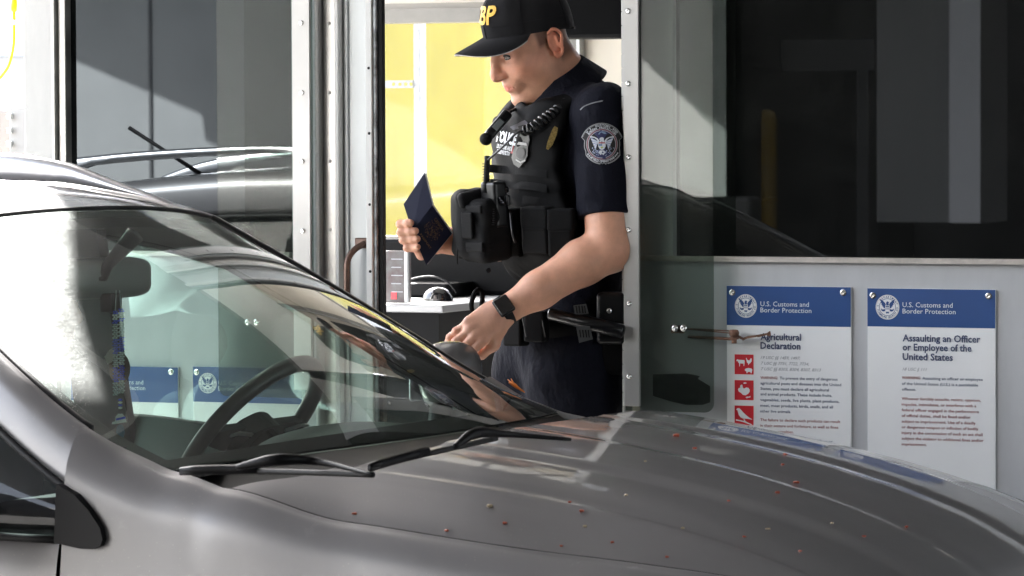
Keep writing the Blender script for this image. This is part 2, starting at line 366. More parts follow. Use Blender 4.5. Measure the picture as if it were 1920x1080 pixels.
for a__ in ((XL, XL + .06, .09, DB, FL, 1.3), (XL, XL + .06, .09, DB, 2.5, 2.9), (XR - .06, XR, .06, DB, FL, 2.9)): G().box(*a__).build('side_wall', M['dark'], booth)
G().box(XL - .4, XR + .3, -.06, DB + .4, 4.18, 4.28).build('roof', M['white'], booth)
# dark partition to the right of the doorway: cabinets in the gloom
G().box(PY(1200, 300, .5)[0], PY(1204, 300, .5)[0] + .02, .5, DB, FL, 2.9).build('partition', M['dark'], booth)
bm_ = G().box(PY(1040, 50, 1.1)[0], PY(1215, 50, 1.1)[0], 1.1, 1.25, PY(1100, 72, 1.1)[2], 2.35, bev=.01).build('overhead_monitor', M['black']); tag(bm_, 'black monitor back hanging high in the booth behind the cap', 'monitor')
# counter under the rear window
cz = PY(820, 566, .9)[2]
ct = empty('counter', (0, 1.2, FL), 0, 'white topped counter below the rear window of the booth', 'counter')
G().box(-1.2, PY(885, 566, .9)[0], .72, DB - .02, cz - .02, cz, bev=.003).build('counter_top', mat('counter_laminate', (.34, .34, .34), .35), ct)
G().box(-1.2, PY(885, 566, .9)[0] - .03, .76, DB - .03, FL, cz - .022).build('cabinet', M['black'], ct)
# black equipment on the counter behind the passport
eq = empty('document_scanner', (PY(850, 520, 1.3)[0], 1.3, cz), 0, 'black boxy document scanner at the back of the counter', 'scanner')
e0, e1 = PY(700, 500, 1.35)[0], PY(1000, 500, 1.35)[0]
G().box(e0, e1, 1.3, 1.6, cz + .001, PY(800, 446, 1.35)[2], bev=.012).build('housing', M['black'], eq)
G().box(e0, PY(862, 528, 1.2)[0], 1.12, 1.30, cz + .001, PY(862, 531, 1.15)[2], bev=.006).build('tray', M['black'], eq)
# glossy black mouse and its cable
c0 = PY(820, 556, .95); ms = empty('computer_mouse', (c0[0], .95, cz), 0, 'glossy black computer mouse on the white counter', 'mouse')
u = np.linspace(0, 1, 18); v = np.linspace(0, 2 * pi, 28, endpoint=False)
rad = np.sqrt(1 - u ** 2.2)
Pm = np.stack([c0[0] + .042 * rad[:, None] * np.cos(v) * (1 + .04 * np.cos(v)), .95 + .03 * rad[:, None] * np.sin(v), cz + .001 + .036 * u[:, None] * np.ones_like(v)], -1)
G().grid(Pm, cv=True).build('shell', mat('gloss_black', (.008, .008, .009), .08, coat=1), ms, smooth=True)
cb = [PY(*q, 1.02) for q in ((735, 552), (750, 532), (785, 520), (815, 519), (840, 530), (855, 548))]
G().tube(bez(cb, 40), .0022, 8).build('cable', M['rubber'], ms, smooth=True)
G().box(RL[0] - .25, RR_[0], DB + .02, DB + .026, zb_, zt_).build('rear_pane', glass('rear_window_glass', (.94, .94, .94), gloss=.1, dust=.0015, dcol=(.9, .9, .9), dscale=30, streak=True), booth)
# printed carton at the counter edge
b0, b1 = PY(718, 470, .75), PY(764, 572, .75)
M['carton'] = mat('printed_carton', (.15, .15, .147), .7, noise=.5, nscale=45, col2=(.11, .08, .08))
bo = G().box(b0[0], b1[0], .75, .775, cz + .002, b0[2], bev=.003).build('carton', M['carton']); tag(bo, 'pale grey carton with faded red print standing on the counter', 'carton')
G().box(b1[0] - .008, b1[0] + .0008, .7485, .76, cz + .004, b0[2] - .002).build('edge_tape', M['alu'], bo)
for i in range(5):
    zz = cz + .03 + i * .021; G().box(b1[0] - .045, b1[0] - .013 - .004 * (i % 2), .7488, .7495, zz, zz + .0025).build('printed_line', M['inkg'], bo)
G().box(b1[0] - .046, b1[0] - .03, .7486, .7495, cz + .012, cz + .03).build('printed_mark', M['red'], bo)

# ------------------------------------------------------------------ behind and beside the booth
yt = empty('yellow_trailer', (0, 3.6, 0), 0, 'bright yellow panelled trailer behind the booth rear window', 'trailer')
y0, y1 = PY(640, 300, 3.6)[0], PY(910, 300, 3.6)[0]
G().box(y0 - 1.2, y1, 3.6, 4.6, .45, 2.9, bev=.01).build('body', M['yel'], yt)
G().box(y1 - 1.6, y1 - 1.2, 3.7, 4.5, .02, .45).build('axle_box', M['black'], yt)
po = empty('galvanised_post', (PY(786, 200, 3.2)[0], 3.2, 0), 0, 'galvanised post with a drilled crossbar seen before the yellow trailer', 'post')
G().box(PY(776, 200, 3.2)[0], PY(787, 200, 3.2)[0], 3.2, 3.23, 0, 2.9).box(PY(787.5, 200, 3.2)[0], PY(797, 200, 3.2)[0], 3.2, 3.21, 0, 2.9).build('upright', mat('galv', (.24, .26, .29), .5, metal=.3, noise=.4, nscale=50), po)
cbz = PY(750, 158, 3.2)[2]
g = G().box(PY(690, 158, 3.2)[0], PY(776, 158, 3.2)[0], 3.19, 3.2, cbz - .012, cbz + .012)
g.build('crossbar', mat('galv2', (.2, .22, .25), .5, metal=.3, noise=.3, nscale=60), po)
hg = G()
for xx in (738, 750, 761, 771):
    p = PY(xx, 158, 3.19); hg.lathe((p[0], 3.1895, cbz), (0, -1, 0), [(.006, 0), (.006, .001)], 10)
hg.build('slot', M['yel'], po)
bw = empty('white_building', (-2, 14, 0), 0, 'long pale corrugated building in full daylight behind everything', 'building')
xx = np.arange(-16, 14, .15); P_ = np.stack([np.stack([xx, 14 + .03 * (np.arange(len(xx)) % 2), np.full(len(xx), z)], -1) for z in (0., 6.)], 0)
G().grid(P_).build('wall', mat('pale_sheet', (.36, .37, .39), .5), bw)
G().box(-16, 14, 13.94, 13.99, 2.2, 2.42).build('band', mat('blue_band', (.35, .42, .55), .5), bw)
# beside the booth on the left: white cabinet, tray, hanging yellow cable
M['cabw'] = mat('cabinet_paint', (.26, .26, .26), .5, noise=.05, nscale=9)
cab = empty('white_cabinet', (PY(40, 260, 1.5)[0], 1.5, .16), 0, 'white hinged equipment cabinet beside the booth corner', 'cabinet')
q0, q1 = PY(16, 200, 1.5), PY(75, 300, 1.5)
G().box(q0[0], q1[0] + .1, 1.5, 1.9, .16, q0[2], bev=.006).build('body', M['cabw'], cab)
for yy in (218, 245, 270):
    p = PY(20, yy, 1.49); G().box(p[0] - .012, p[0] + .004, 1.485, 1.497, p[2] - .008, p[2] + .008, bev=.002).build('hinge', M['alu'], cab)
p = PY(51, 231, 1.49); G().box(p[0] - .006, p[0] + .006, 1.485, 1.4995, p[2] - .012, p[2] + .012, bev=.002).build('latch', M['brown'], cab)
q0, q1 = PY(-40, 205, 1.8), PY(15, 300, 1.8)
tr = G().box(q0[0] - .3, q1[0], 1.75, 2.1, .16, q0[2], bev=.01).build('supply_cabinet', mat('beige_box', (.24, .215, .20), .6)); tag(tr, 'beige box cabinet left of the white cabinet', 'cabinet')
M['cable'] = mat('yellow_cable', (.90, .60, .0), .4)
cbl = empty('extension_cable', tuple(PY(24, 0, .9)), 0, 'yellow extension cable hanging with its plug end up', 'cable')
p = [PY(*q, .9) for q in ((26, -60), (26.5, -20), (26, 20))]
G().tube(p[:2], .006, 10).build('upper_cord', M['cable'], cbl, smooth=True)
a_ = PY(26, 22, .9); b_ = PY(27, -8, .9)
G().lathe(a_, b_ - a_, [(.005, 0), (.0085, .003), (.009, .02), (.0075, .03), (.007, .06)], 14).build('plug', M['cable'], cbl, smooth=True)
p = [PY(*q, .9) for q in ((26, 20), (26.5, 60), (25, 88), (18, 118), (8, 136), (-8, 152), (-40, 165))]
G().tube(bez(p, 40), .0042, 10).build('cord', M['cable'], cbl, smooth=True)
p = PY(26.5, 42, .899); G().tube([p - [0, 0, .007], p + [0, 0, .007]], .0046, 10).build('cord_tag', M['white'], cbl, smooth=True)

# ------------------------------------------------------------------ the lane opposite (seen mirrored in the glass)
ob = empty('opposite_building', (0, -20, 0), 0, 'pale panelled building across the lanes, seen mirrored in the glass', 'building')
OM = mat('opposite_panels', (.80, .80, .78), .6, noise=.1, nscale=2)
OY = -16.0
G().box(-16, -5.66, OY - .3, OY, 0, 7.5).build('wall', OM, ob)
for xx in (-12.1, -9.8, -7.5): G().box(xx, xx + .02, OY, OY + .012, 0, 7.5).build('panel_joint', M['grey'], ob)
G().box(-5.66, 26, OY - 4, OY - 3.7, 0, 7.5).build('dark_wall', mat('dark_cladding', (.03, .031, .033), .7, noise=.2, nscale=2), ob)
G().box(-4.69, -4.2, OY - .6, OY - .1, 1.14, 7.5).build('fluted_column', mat('column_grey', (.15, .155, .155), .6, noise=.1, stretch=(1, 1, .05), nscale=10), ob)
G().box(-4.2, -4.0, OY - .6, OY - .05, 1.14, 7.5).build('bright_column', mat('column_pale', (.6, .61, .64), .6), ob)
G().box(-5.66, -5.02, OY - 1.2, OY - 1.0, 2.1, 2.3).box(-5.14, -5.06, OY - 1.2, OY - 1.0, 0, 2.1).build('door_frame', mat('frame_dim', (.045, .046, .048), .6), ob)
br_ = G().box(-17, -5.0, -14.9, -14.7, 0, 1.32, bev=.03).build('blocker', mat('blocker_dark', (.05, .052, .05), .8, noise=.3, nscale=4)); tag(br_, 'long dark waist high blocker added before the opposite building to dull reflections', 'blocker')  # unseen slab added so the car side mirrors less of the sunlit wall
G().box(-5.72, -5.66, OY - 4, OY - .01, 0, 7.5).build('sun_block_wall', M['dark'], ob)  # added wall, keeps the sun off the ground of the dark recess
bo_ = G().lathe((-5.655, OY - .7, 0), (0, 0, 1), [(.072, 0), (.072, 1.78), (.06, 1.83), (.02, 1.85)], 24).lathe((-5.655, OY - .7, 1.25), (0, 0, 1), [(.075, 0), (.075, .03)], 24).build('bollard', M['bolly'], smooth=True); tag(bo_, 'tall yellow bollard mirrored in the dark right window', 'bollard')
# added overhead panel, unseen: outline projected back from the shadow wanted on the wall
sh = [(-17, 3.9), (-11.6, 2.66), (-10.4, 2.21), (-9.4, 1.83), (-9.38, 1.66), (-9.19, 1.58), (-8.6, 1.2), (-8.2, .3), (-7.2, .3), (-7.2, 3.1), (-6.17, 2.17), (-5.68, 1.73), (-5.0, 1.1), (-5.0, -3.), (20, -3.), (20, 4.15), (-17, 4.15)]
oc = []
for X_, Z_ in sh:
    t = (4.2 - Z_) / SUN_DIR[2]; oc.append((X_ + t * SUN_DIR[0], OY + t * SUN_DIR[1]))
rf = empty('far_shadow_panel', (0, OY, 0), 0, 'added overhead panel cut so that its shadow slants across the pale building', 'shadow panel')
G().prism(oc, (0, 0, 4.2), (1, 0, 0), (0, 1, 0), (0, 0, .15)).box(-4, 24, OY - 4.5, OY + .02, 4.36, 4.5).build('overhead_deck', M['taupe'], rf)
# ================================================================== LETTERING
_tc = {}
def text_mesh(s, bold=0., shear=0., res=2):
    k = (s, bold, shear)
    if k in _tc: return _tc[k]
    c = bpy.data.curves.new('t', 'FONT'); c.body = s; c.size = 1; c.offset = bold; c.shear = shear; c.resolution_u = res; c.fill_mode = 'FRONT'
    o = bpy.data.objects.new('t', c); COL.objects.link(o)
    dg = bpy.context.evaluated_depsgraph_get(); dg.update()
    me = bpy.data.meshes.new_from_object(o.evaluated_get(dg))
    V = np.array([v.co[:2] for v in me.vertices]).reshape(-1, 2); F = [list(p.vertices) for p in me.polygons]
    bpy.data.objects.remove(o); bpy.data.curves.remove(c); bpy.data.meshes.remove(me)
    _tc[k] = (V, F); return V, F
CAPH = float(text_mesh('H')[0][:, 1].max())
def put(g, s, x0, x1, zb, caph, o, ex, ez, bold=0., shear=0., m=0):
    """lettering from x0 to x1 (metres along ex), baseline at zb"""
    V, F = text_mesh(s, bold, shear)
    if len(V) == 0: return
    x = x0 + (V[:, 0] - V[:, 0].min()) / (np.ptp(V[:, 0])) * (x1 - x0); z = zb + V[:, 1] / CAPH * caph
    g.add(np.asarray(o) + x[:, None] * np.asarray(ex) + z[:, None] * np.asarray(ez), F, m)
def ringtext(g, s, c, R, a0, a1, h, o, ex, ez, m=0, bold=.02, inside=False):
    """letters round a circle, angles in degrees (0 = right, 90 = top)"""
    n = len(s)
    for i, ch in enumerate(s):
        if ch == ' ': continue
        V, F = text_mesh(ch, bold); a = radians(a0 + (a1 - a0) * (i + .5) / n)
        k = h / CAPH; x = (V[:, 0] - (V[:, 0].min() + V[:, 0].max()) / 2) * k; y = V[:, 1] * k
        if not inside: X = c[0] + (R + y) * cos(a) + x * sin(a); Y = c[1] + (R + y) * sin(a) - x * cos(a)
        else: X = c[0] + (R - y) * cos(a) - x * sin(a); Y = c[1] + (R - y) * sin(a) + x * cos(a)
        g.add(np.asarray(o) + X[:, None] * np.asarray(ex) + Y[:, None] * np.asarray(ez), F, m)
def disc(g, c, R, o, ex, ez, m=0, n=40, r0_=0., sy=1.):
    a = np.linspace(0, 2 * pi, n, endpoint=False)
    P = lambda r: np.asarray(o) + (c[0] + r * np.cos(a))[:, None] * np.asarray(ex) + (c[1] + r * sy * np.sin(a))[:, None] * np.asarray(ez)
    if r0_ == 0: g.add(P(R), [list(range(n))], m)
    else: g.add(np.vstack([P(r0_), P(R)]), [(i, (i + 1) % n, n + (i + 1) % n, n + i) for i in range(n)], m)
def flat(g, poly, c, k, o, ex, ez, m=0):
    p = np.asarray(poly, float); g.add(np.asarray(o) + (c[0] + k * p[:, :1]) * np.asarray(ex) + (c[1] + k * p[:, 1:2]) * np.asarray(ez), [list(range(len(p)))], m)
WING = [(.08, -.05), (.14, .18), (.22, .34), (.40, .50), (.62, .66), (.60, .50), (.56, .42), (.60, .36), (.50, .28), (.54, .20), (.44, .14), (.46, .06), (.36, .02), (.34, -.08), (.24, -.10), (.18, -.20)]
def eagle(g, c, R, o, ex, ez, mb, mw, ms):
    """the department eagle: wings, head, shield, tail"""
    for sg in (1, -1):
        flat(g, [(x * sg, y) for x, y in WING], c, R, o, ex, ez, mb)
        flat(g, [(sg * .18, -.18), (sg * .42, -.22), (sg * .56, -.12), (sg * .52, -.30), (sg * .36, -.38), (sg * .2, -.34)], c, R, o, ex, ez, ms)
    flat(g, [(-.10, .10), (-.12, .30), (-.07, .42), (.03, .46), (.10, .40), (.16, .36), (.09, .32), (.12, .2), (.10, .10)], c, R, o, ex, ez, mb)
    flat(g, [(-.19, .13), (.19, .13), (.19, -.12), (.12, -.28), (0, -.36), (-.12, -.28), (-.19, -.12)], c, R, o + np.array([0, -.0002, 0]) if abs(ex[1]) < .5 else o, ex, ez, mw)
    o2 = o + np.array([0, -.0004, 0]) if abs(ex[1]) < .5 else o
    flat(g, [(-.15, .09), (.15, .09), (.15, 0), (-.15, 0)], c, R, o2, ex, ez, mb)
    for x in (-.10, 0, .10): flat(g, [(x - .02, -.03), (x + .02, -.03), (x + .02, -.22), (x - .02, -.22)], c, R, o2, ex, ez, ms)
    flat(g, [(-.16, -.40), (.16, -.40), (.08, -.56), (0, -.50), (-.08, -.56)], c, R, o, ex, ez, mb)
def seal(parent, cpx, left, right, top, bot):
    """round white seal with ring lettering; pixel extents on the wall"""
    c = PY(*cpx); R = abs(bz(cpx[0], top) - bz(cpx[0], bot)) / 2
    Xa, Za = np.array([1., 0, 0]), np.array([0, 0, 1.])
    ms_ = [M['signw'], M['blue'], M['inkg'], M['inkr']]
    g = G(); o = np.array([c[0], -.0072, c[2]])
    disc(g, (0, 0), R, o, Xa, Za, 0); o = o + [0, -.0003, 0]
    disc(g, (0, 0), R * .95, o, Xa, Za, 2, r0_=R * .93)
    disc(g, (0, 0), R * .70, o, Xa, Za, 1, r0_=R * .66)
    ringtext(g, 'U.S. DEPARTMENT OF', (0, 0), R * .745, 205, -25, R * .15, o, Xa, Za, 1)
    ringtext(g, 'HOMELAND SECURITY', (0, 0), R * .895, 210, 330, R * .15, o, Xa, Za, 1, inside=True)
    eagle(g, (0, .02 * R), R * .98, o, Xa, Za, 1, 0, 1)
    return g.build('seal', None, parent, mats=ms_)
def sign(x0, x1, ytop, ybot, hdr, label, lines, sealpx, bolts, name='warning_sign', extra=None):
    tl = PY(x0, ytop); X0, X1 = bx(x0), bx(x1); Zt = tl[2]; Zb = Zt - .462
    root = empty(name, (X0, 0, Zb), 0, label, 'sign')
    G().box(X0, X1, -.006, -.001, Zb, Zt, bev=.0008).build('board', M['signw'], root)
    zh = PY(x0, hdr)[2]
    G().box(X0 + .0002, X1 - .0002, -.0068, -.0062, zh, Zt - .0003).build('header_band', M['blue'], root)
    seal(root, *sealpx)
    byc = {}
    for s, a, b, yb, ch, key, bold, shear in lines: byc.setdefault(key, []).append((s, a, b, yb, ch, bold, shear))
    for key, L_ in byc.items():
        g = G()
        for s, a, b, yb, ch, bold, shear in L_:
            xa, xb = PY(a, yb)[0], PY(b, yb)[0]; zb = PY(a, yb)[2]
            put(g, s, xa, xb, zb, ch, np.array([0, -.0073, 0]), (1, 0, 0), (0, 0, 1), bold, shear)
        g.build('lettering', M[key], root)
    if extra: extra(root)
    for q in bolts:
        P = PY(*q); G().lathe((P[0], -.0065, P[2]), (0, -1, 0), [(.0075, 0), (.0075, .0012), (.0055, .0018), (.0052, .004), (.004, .005), (.001, .0048)], 14).build('bolt', M['screw'], root, smooth=False)
    return root
def z7(x, y): return 1180 + x / 2.347, 480 + y / 2.347
def ln(s, a, b, y, ch, key, bold=.008, shear=0.):
    (xa, yb), (xb, _) = z7(a, y), z7(b, y); return (s, xa, xb, yb, ch, key, bold, shear)
C1, C2, C3 = .0112, .0135, .0060
L1 = [ln('U.S. Customs and', 582, 795, 220, .0108, 'lettw', 0), ln('Border Protection', 582, 806, 247, .0108, 'lettw', 0),
      ln('Agricultural', 582, 760, 368, .0148, 'ink', .022), ln('Declaration', 582, 758, 407, .0148, 'ink', .022),
      ln('19 USC §§ 1459, 1497;', 583, 757, 452, .0066, 'inkg', 0, .35), ln('7 USC §§ 7731, 7722, 7734;', 583, 796, 477, .0066, 'inkg', 0, .35), ln('7 USC §§ 8303, 8304, 8307, 8313', 583, 848, 502, .0066, 'inkg', 0, .35),
      ln('WARNING:', 582, 658, 540, C3, 'inkr', .01), ln('To prevent the entry of dangerous', 667, 921, 542, C3, 'ink'),
      ln('agricultural pests and diseases into the United', 582, 937, 564, C3, 'ink'), ln('States, you must declare all agricultural', 582, 883, 588, C3, 'ink'),
      ln('and animal products. These include fruits,', 582, 897, 612, C3, 'ink'), ln('vegetables, seeds, live plants, plant products,', 581, 929, 637, C3, 'ink'),
      ln('meat, meat products, birds, snails, and all', 581, 901, 662, C3, 'ink'), ln('other live animals.', 580, 716, 687, C3, 'ink'),
      ln('The failure to declare such products can result', 581, 933, 725, C3, 'inkr'), ln('in their seizure and forfeiture, as well as fines', 581, 924, 750, C3, 'inkr'), ln('and other penalties.', 580, 728, 775, C3, 'inkr'),
      ln('t a uniformed CBP officer or', 684, 899, 817, .0072, 'ink'), ln('tions.', 846, 888, 843, .0072, 'ink')]
L2 = [ln('U.S. Customs and', 1207, 1427, 224, .0108, 'lettw', 0), ln('Border Protection', 1207, 1440, 252, .0108, 'lettw', 0),
      ln('Assaulting an Officer', 1207, 1549, 374, .0148, 'ink', .022), ln('or Employee of the', 1207, 1510, 414, .0148, 'ink', .022), ln('United States', 1207, 1428, 456, .0148, 'ink', .022),
      ln('18 USC § 111', 1207, 1314, 503, .0066, 'inkg', 0, .35), ln('WARNING:', 1204, 1286, 540, C3, 'inkr', .01), ln('Assaulting an officer or employee', 1294, 1560, 543, C3, 'ink'),
      ln('of the United States (U.S.) is a punishable', 1204, 1539, 566, C3, 'ink'), ln('offense.', 1204, 1266, 591, C3, 'ink')]
for i, (s, b) in enumerate((('Whoever forcibly assaults, resists, opposes,', 1551), ('impedes, intimidates, or interferes with a', 1531), ('federal officer engaged in the performance', 1542), ('of official duties, shall be fined and/or', 1506),
                            ('subject to imprisonment. Use of a deadly', 1528), ('or dangerous weapon or infliction of bodily', 1540), ('injury in the commission of such an act shall', 1559), ('subject the violator to additional fines and/or', 1563), ('imprisonment.', 1313))):
    L2.append(ln(s, 1203, b, 632 + i * 25, C3, 'inkr'))
def squares(root):
    def mp(px, py): P = PY(px, py); return P[0], P[2]
    for k, (ya, yb) in enumerate(((432, 521), (545, 634), (657, 745))):
        (xa, z1), (xb, z0) = mp(*z7(468, ya)), mp(*z7(551, yb)); s = (xb - xa)
        p = G().box(xa, xb, -.0069, -.0062, z0, z1).build('pictogram', M['red'], root)
        o = np.array([xa, -.0073, z0]); g = G(); X_, Z_ = np.array([1., 0, 0]), np.array([0, 0, 1.]); h = z1 - z0
        def sh(poly): g.add(o + np.array(poly)[:, :1] * s * X_ + np.array(poly)[:, 1:2] * h * Z_, [list(range(len(poly)))])
        if k == 0:
            sh([(.10, .72), (.16, .76), (.22, .73), (.52, .72), (.54, .66), (.53, .54), (.51, .42), (.48, .42), (.47, .54), (.30, .55), (.28, .40), (.25, .40), (.24, .56), (.19, .60), (.17, .66), (.10, .66)])   # cow
            sh([(.60, .82), (.64, .84), (.68, .74), (.78, .70), (.86, .82), (.92, .80), (.90, .66), (.82, .56), (.76, .54), (.76, .48), (.73, .48), (.72, .55), (.66, .60)])                                  # hen
            sh([(.54, .24), (.60, .30), (.74, .33), (.90, .30), (.95, .24), (.92, .14), (.90, .06), (.86, .06), (.84, .13), (.70, .13), (.68, .06), (.64, .06), (.62, .15), (.56, .18)])                        # pig
        elif k == 1:
            sh([(.30, .72), (.36, .78), (.42, .76), (.44, .64), (.50, .58), (.62, .64), (.74, .62), (.80, .54), (.80, .42), (.72, .32), (.58, .24), (.44, .26), (.34, .36), (.22, .42), (.18, .52), (.22, .60), (.30, .62)])
            sh([(.46, .84), (.56, .82), (.66, .86), (.58, .90), (.50, .89)])
            sh([(.58, .14), (.66, .18), (.76, .18), (.84, .22), (.84, .14), (.74, .12), (.64, .09)])
        else:
            sh([(.08, .78), (.14, .86), (.24, .88), (.34, .80), (.46, .66), (.62, .52), (.78, .40), (.96, .30), (.80, .32), (.62, .34), (.46, .34), (.32, .40), (.22, .52), (.18, .66), (.15, .76)])
            sh([(.06, .24), (.30, .20), (.48, .16), (.90, .02), (.92, .06), (.66, .16), (.56, .24), (.52, .32), (.48, .32), (.50, .22), (.28, .26), (.08, .29)])
        g.build('white_silhouette', M['signw'], p)
sign(1364, 1597, 535.3, None, 609, 'agricultural declaration sign with three red pictograms beside the rusty latch', L1, ((1400.5, 573.5), 0, 0, 551.5, 595.7), [(1375, 548.5), (1583, 548.5)], extra=squares)
sign(1628, 1868, 540, None, 611.5, 'sign headed Assaulting an Officer, rightmost on the booth wall', L2, ((1666, 575.7), 0, 0, 552.3, 599), [(1638.5, 554), (1855.5, 555), (1853, 921)])
def z5(x, y): return x * .5556, 480 + y * .5556
def l5(s, a, b, y, ch): (xa, yb), (xb, _) = z5(a, y), z5(b, y); return (s, xa, xb, yb, ch, 'lettw', 0, 0)
L3 = [l5('U.S. Customs and', 355, 488, 430, .0108), l5('Border Protection', 355, 495, 449, .0108)]
L4 = [(s, a + 215, b + 215, y + 2.6, c, k, d, e) for s, a, b, y, c, k, d, e in L3]
sign(133, 334, 684, None, 750, 'sign on the booth wall behind the hanging beads, seen through the car', L3, ((176.5, 715.5), 0, 0, 696.5, 734.5), [(152, 696), (323, 697)])
sign(362, 566, 686.5, None, 752.5, 'sign on the booth wall behind the steering wheel, seen through the car', L4, ((392, 718), 0, 0, 698.5, 737), [(371, 697.5), (555, 699)])
# ================================================================== THE CAR  (frame: x forward, y to the booth, z up)
CX, CY, CYAW = .524, -1.54, radians(-2.324)
car = empty('parked_car', (CX, CY, 0), CYAW, 'grey sport utility vehicle with roof rails stopped beside the booth', 'car')
HXv = np.array([cos(CYAW), sin(CYAW), 0]); LYv = np.array([-sin(CYAW), cos(CYAW), 0])
def c2w(P):
    P = np.asarray(P, float); return np.array([CX, CY, 0]) + P[..., 0:1] * HXv + P[..., 1:2] * LYv + P[..., 2:3] * np.array([0, 0, 1])
def w2c(P):
    q = np.asarray(P) - np.array([CX, CY, 0]); return np.array([q @ HXv, q @ LYv, q[2]])
def cL(px, py, y):
    v = ray(px, py); t = (y - w2c(CAM)[1]) / (v @ LYv); return w2c(CAM + v * t)
def cZ(px, py, z):
    v = ray(px, py); return w2c(CAM + v * ((z - CAM[2]) / v[2]))
# paint: metallic grey under clear coat, lightly dusty
pm = mat('grey_metallic_paint', (.150, .145, .147), .38, metal=.25, coat=1., noise=.06, nscale=5, rvar=.05)
t_ = pm.node_tree; b_ = t_.nodes['Principled BSDF']
fl = t_.nodes.new('ShaderNodeTexVoronoi'); fl.inputs['Scale'].default_value = 900
tc_ = t_.nodes.new('ShaderNodeTexCoord'); t_.links.new(tc_.outputs['Object'], fl.inputs['Vector'])
n_ = t_.nodes.new('ShaderNodeTexNoise'); n_.inputs['Scale'].default_value = 9; n_.inputs['Detail'].default_value = 12; n_.inputs['Roughness'].default_value = .8
t_.links.new(tc_.outputs['Object'], n_.inputs['Vector'])
mr_ = t_.nodes.new('ShaderNodeMapRange'); mr_.inputs[1].default_value = .4; mr_.inputs[2].default_value = .8; mr_.inputs[3].default_value = .01; mr_.inputs[4].default_value = .10
t_.links.new(n_.outputs[0], mr_.inputs[0]); t_.links.new(mr_.outputs[0], b_.inputs['Coat Roughness'])
v2 = t_.nodes.new('ShaderNodeTexVoronoi'); v2.inputs['Scale'].default_value = 95; t_.links.new(tc_.outputs['Object'], v2.inputs['Vector'])
w2 = t_.nodes.new('ShaderNodeMapRange'); w2.inputs[1].default_value = .05; w2.inputs[2].default_value = .12; w2.inputs[3].default_value = 1.; w2.inputs[4].default_value = 0.; t_.links.new(v2.outputs['Distance'], w2.inputs[0])
n3_ = t_.nodes.new('ShaderNodeTexNoise'); n3_.inputs['Scale'].default_value = 7; n3_.inputs['Detail'].default_value = 5; t_.links.new(tc_.outputs['Object'], n3_.inputs['Vector'])
w3 = t_.nodes.new('ShaderNodeMapRange'); w3.inputs[1].default_value = .48; w3.inputs[2].default_value = .62; w3.inputs[3].default_value = .0; w3.inputs[4].default_value = .55; t_.links.new(n3_.outputs[0], w3.inputs[0])
ml = t_.nodes.new('ShaderNodeMath'); ml.operation = 'MULTIPLY'; t_.links.new(w2.outputs[0], ml.inputs[0]); t_.links.new(w3.outputs[0], ml.inputs[1])
lk_ = b_.inputs['Base Color'].links[0].from_socket; mx_ = t_.nodes.new('ShaderNodeMix'); mx_.data_type = 'RGBA'; mx_.inputs[7].default_value = (.30, .28, .25, 1)
t_.links.new(ml.outputs[0], mx_.inputs[0]); t_.links.new(lk_, mx_.inputs[6]); t_.links.new(mx_.outputs[2], b_.inputs['Base Color'])
M['paint'] = pm
pb2 = pm.copy(); pb2.name = 'side_paint_dusty'; M['pside'] = pb2
for n__ in pb2.node_tree.nodes:
    if n__.type == 'MAP_RANGE' and abs(n__.inputs[4].default_value - .10) < 1e-3: n__.inputs[3].default_value = .20; n__.inputs[4].default_value = .34
    if n__.type == 'BSDF_PRINCIPLED': n__.inputs['Coat Weight'].default_value = .3
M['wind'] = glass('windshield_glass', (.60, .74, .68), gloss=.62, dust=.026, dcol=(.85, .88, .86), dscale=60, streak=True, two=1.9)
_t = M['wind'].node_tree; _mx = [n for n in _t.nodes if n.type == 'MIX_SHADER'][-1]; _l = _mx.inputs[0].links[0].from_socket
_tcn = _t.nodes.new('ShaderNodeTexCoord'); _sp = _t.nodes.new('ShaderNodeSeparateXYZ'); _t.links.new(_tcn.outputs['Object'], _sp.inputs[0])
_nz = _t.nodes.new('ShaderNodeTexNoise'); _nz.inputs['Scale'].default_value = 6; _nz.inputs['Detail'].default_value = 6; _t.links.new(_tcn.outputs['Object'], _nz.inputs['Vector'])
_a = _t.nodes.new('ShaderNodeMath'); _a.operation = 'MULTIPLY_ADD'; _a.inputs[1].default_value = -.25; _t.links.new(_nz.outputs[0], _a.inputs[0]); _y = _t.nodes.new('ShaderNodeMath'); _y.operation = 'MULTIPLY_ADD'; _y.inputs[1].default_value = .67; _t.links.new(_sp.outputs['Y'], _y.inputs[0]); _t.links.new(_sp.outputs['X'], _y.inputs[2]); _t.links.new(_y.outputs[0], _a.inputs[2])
_m = _t.nodes.new('ShaderNodeMapRange'); _m.inputs[1].default_value = -.90; _m.inputs[2].default_value = -1.12; _m.inputs[3].default_value = 1.; _m.inputs[4].default_value = 7.; _t.links.new(_a.outputs[0], _m.inputs[0])  # heavier dust on the passenger side, edged to paint in the sunlit patch
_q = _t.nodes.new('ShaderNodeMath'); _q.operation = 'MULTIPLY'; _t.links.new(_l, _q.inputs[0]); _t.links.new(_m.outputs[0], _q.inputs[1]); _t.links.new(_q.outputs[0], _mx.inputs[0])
M['sideg'] = glass('side_window_glass', (.80, .88, .84), gloss=.8, dust=.006)
M['nearg'] = glass('near_window_glass', (.14, .15, .155), gloss=.35, dust=.05, dcol=(.3, .3, .31))
M['dash'] = mat('dashboard_black', (.012, .015, .0145), .55, bump=.3, bscale=400)
M['seat'] = mat('seat_cloth', (.02, .02, .021), .9, bump=.3, bscale=200)
M['silver'] = mat('satin_silver', (.55, .56, .56), .3, metal=.9)
M['rail'] = mat('silver_rail', (.42, .42, .43), .28, metal=.8, coat=.5)

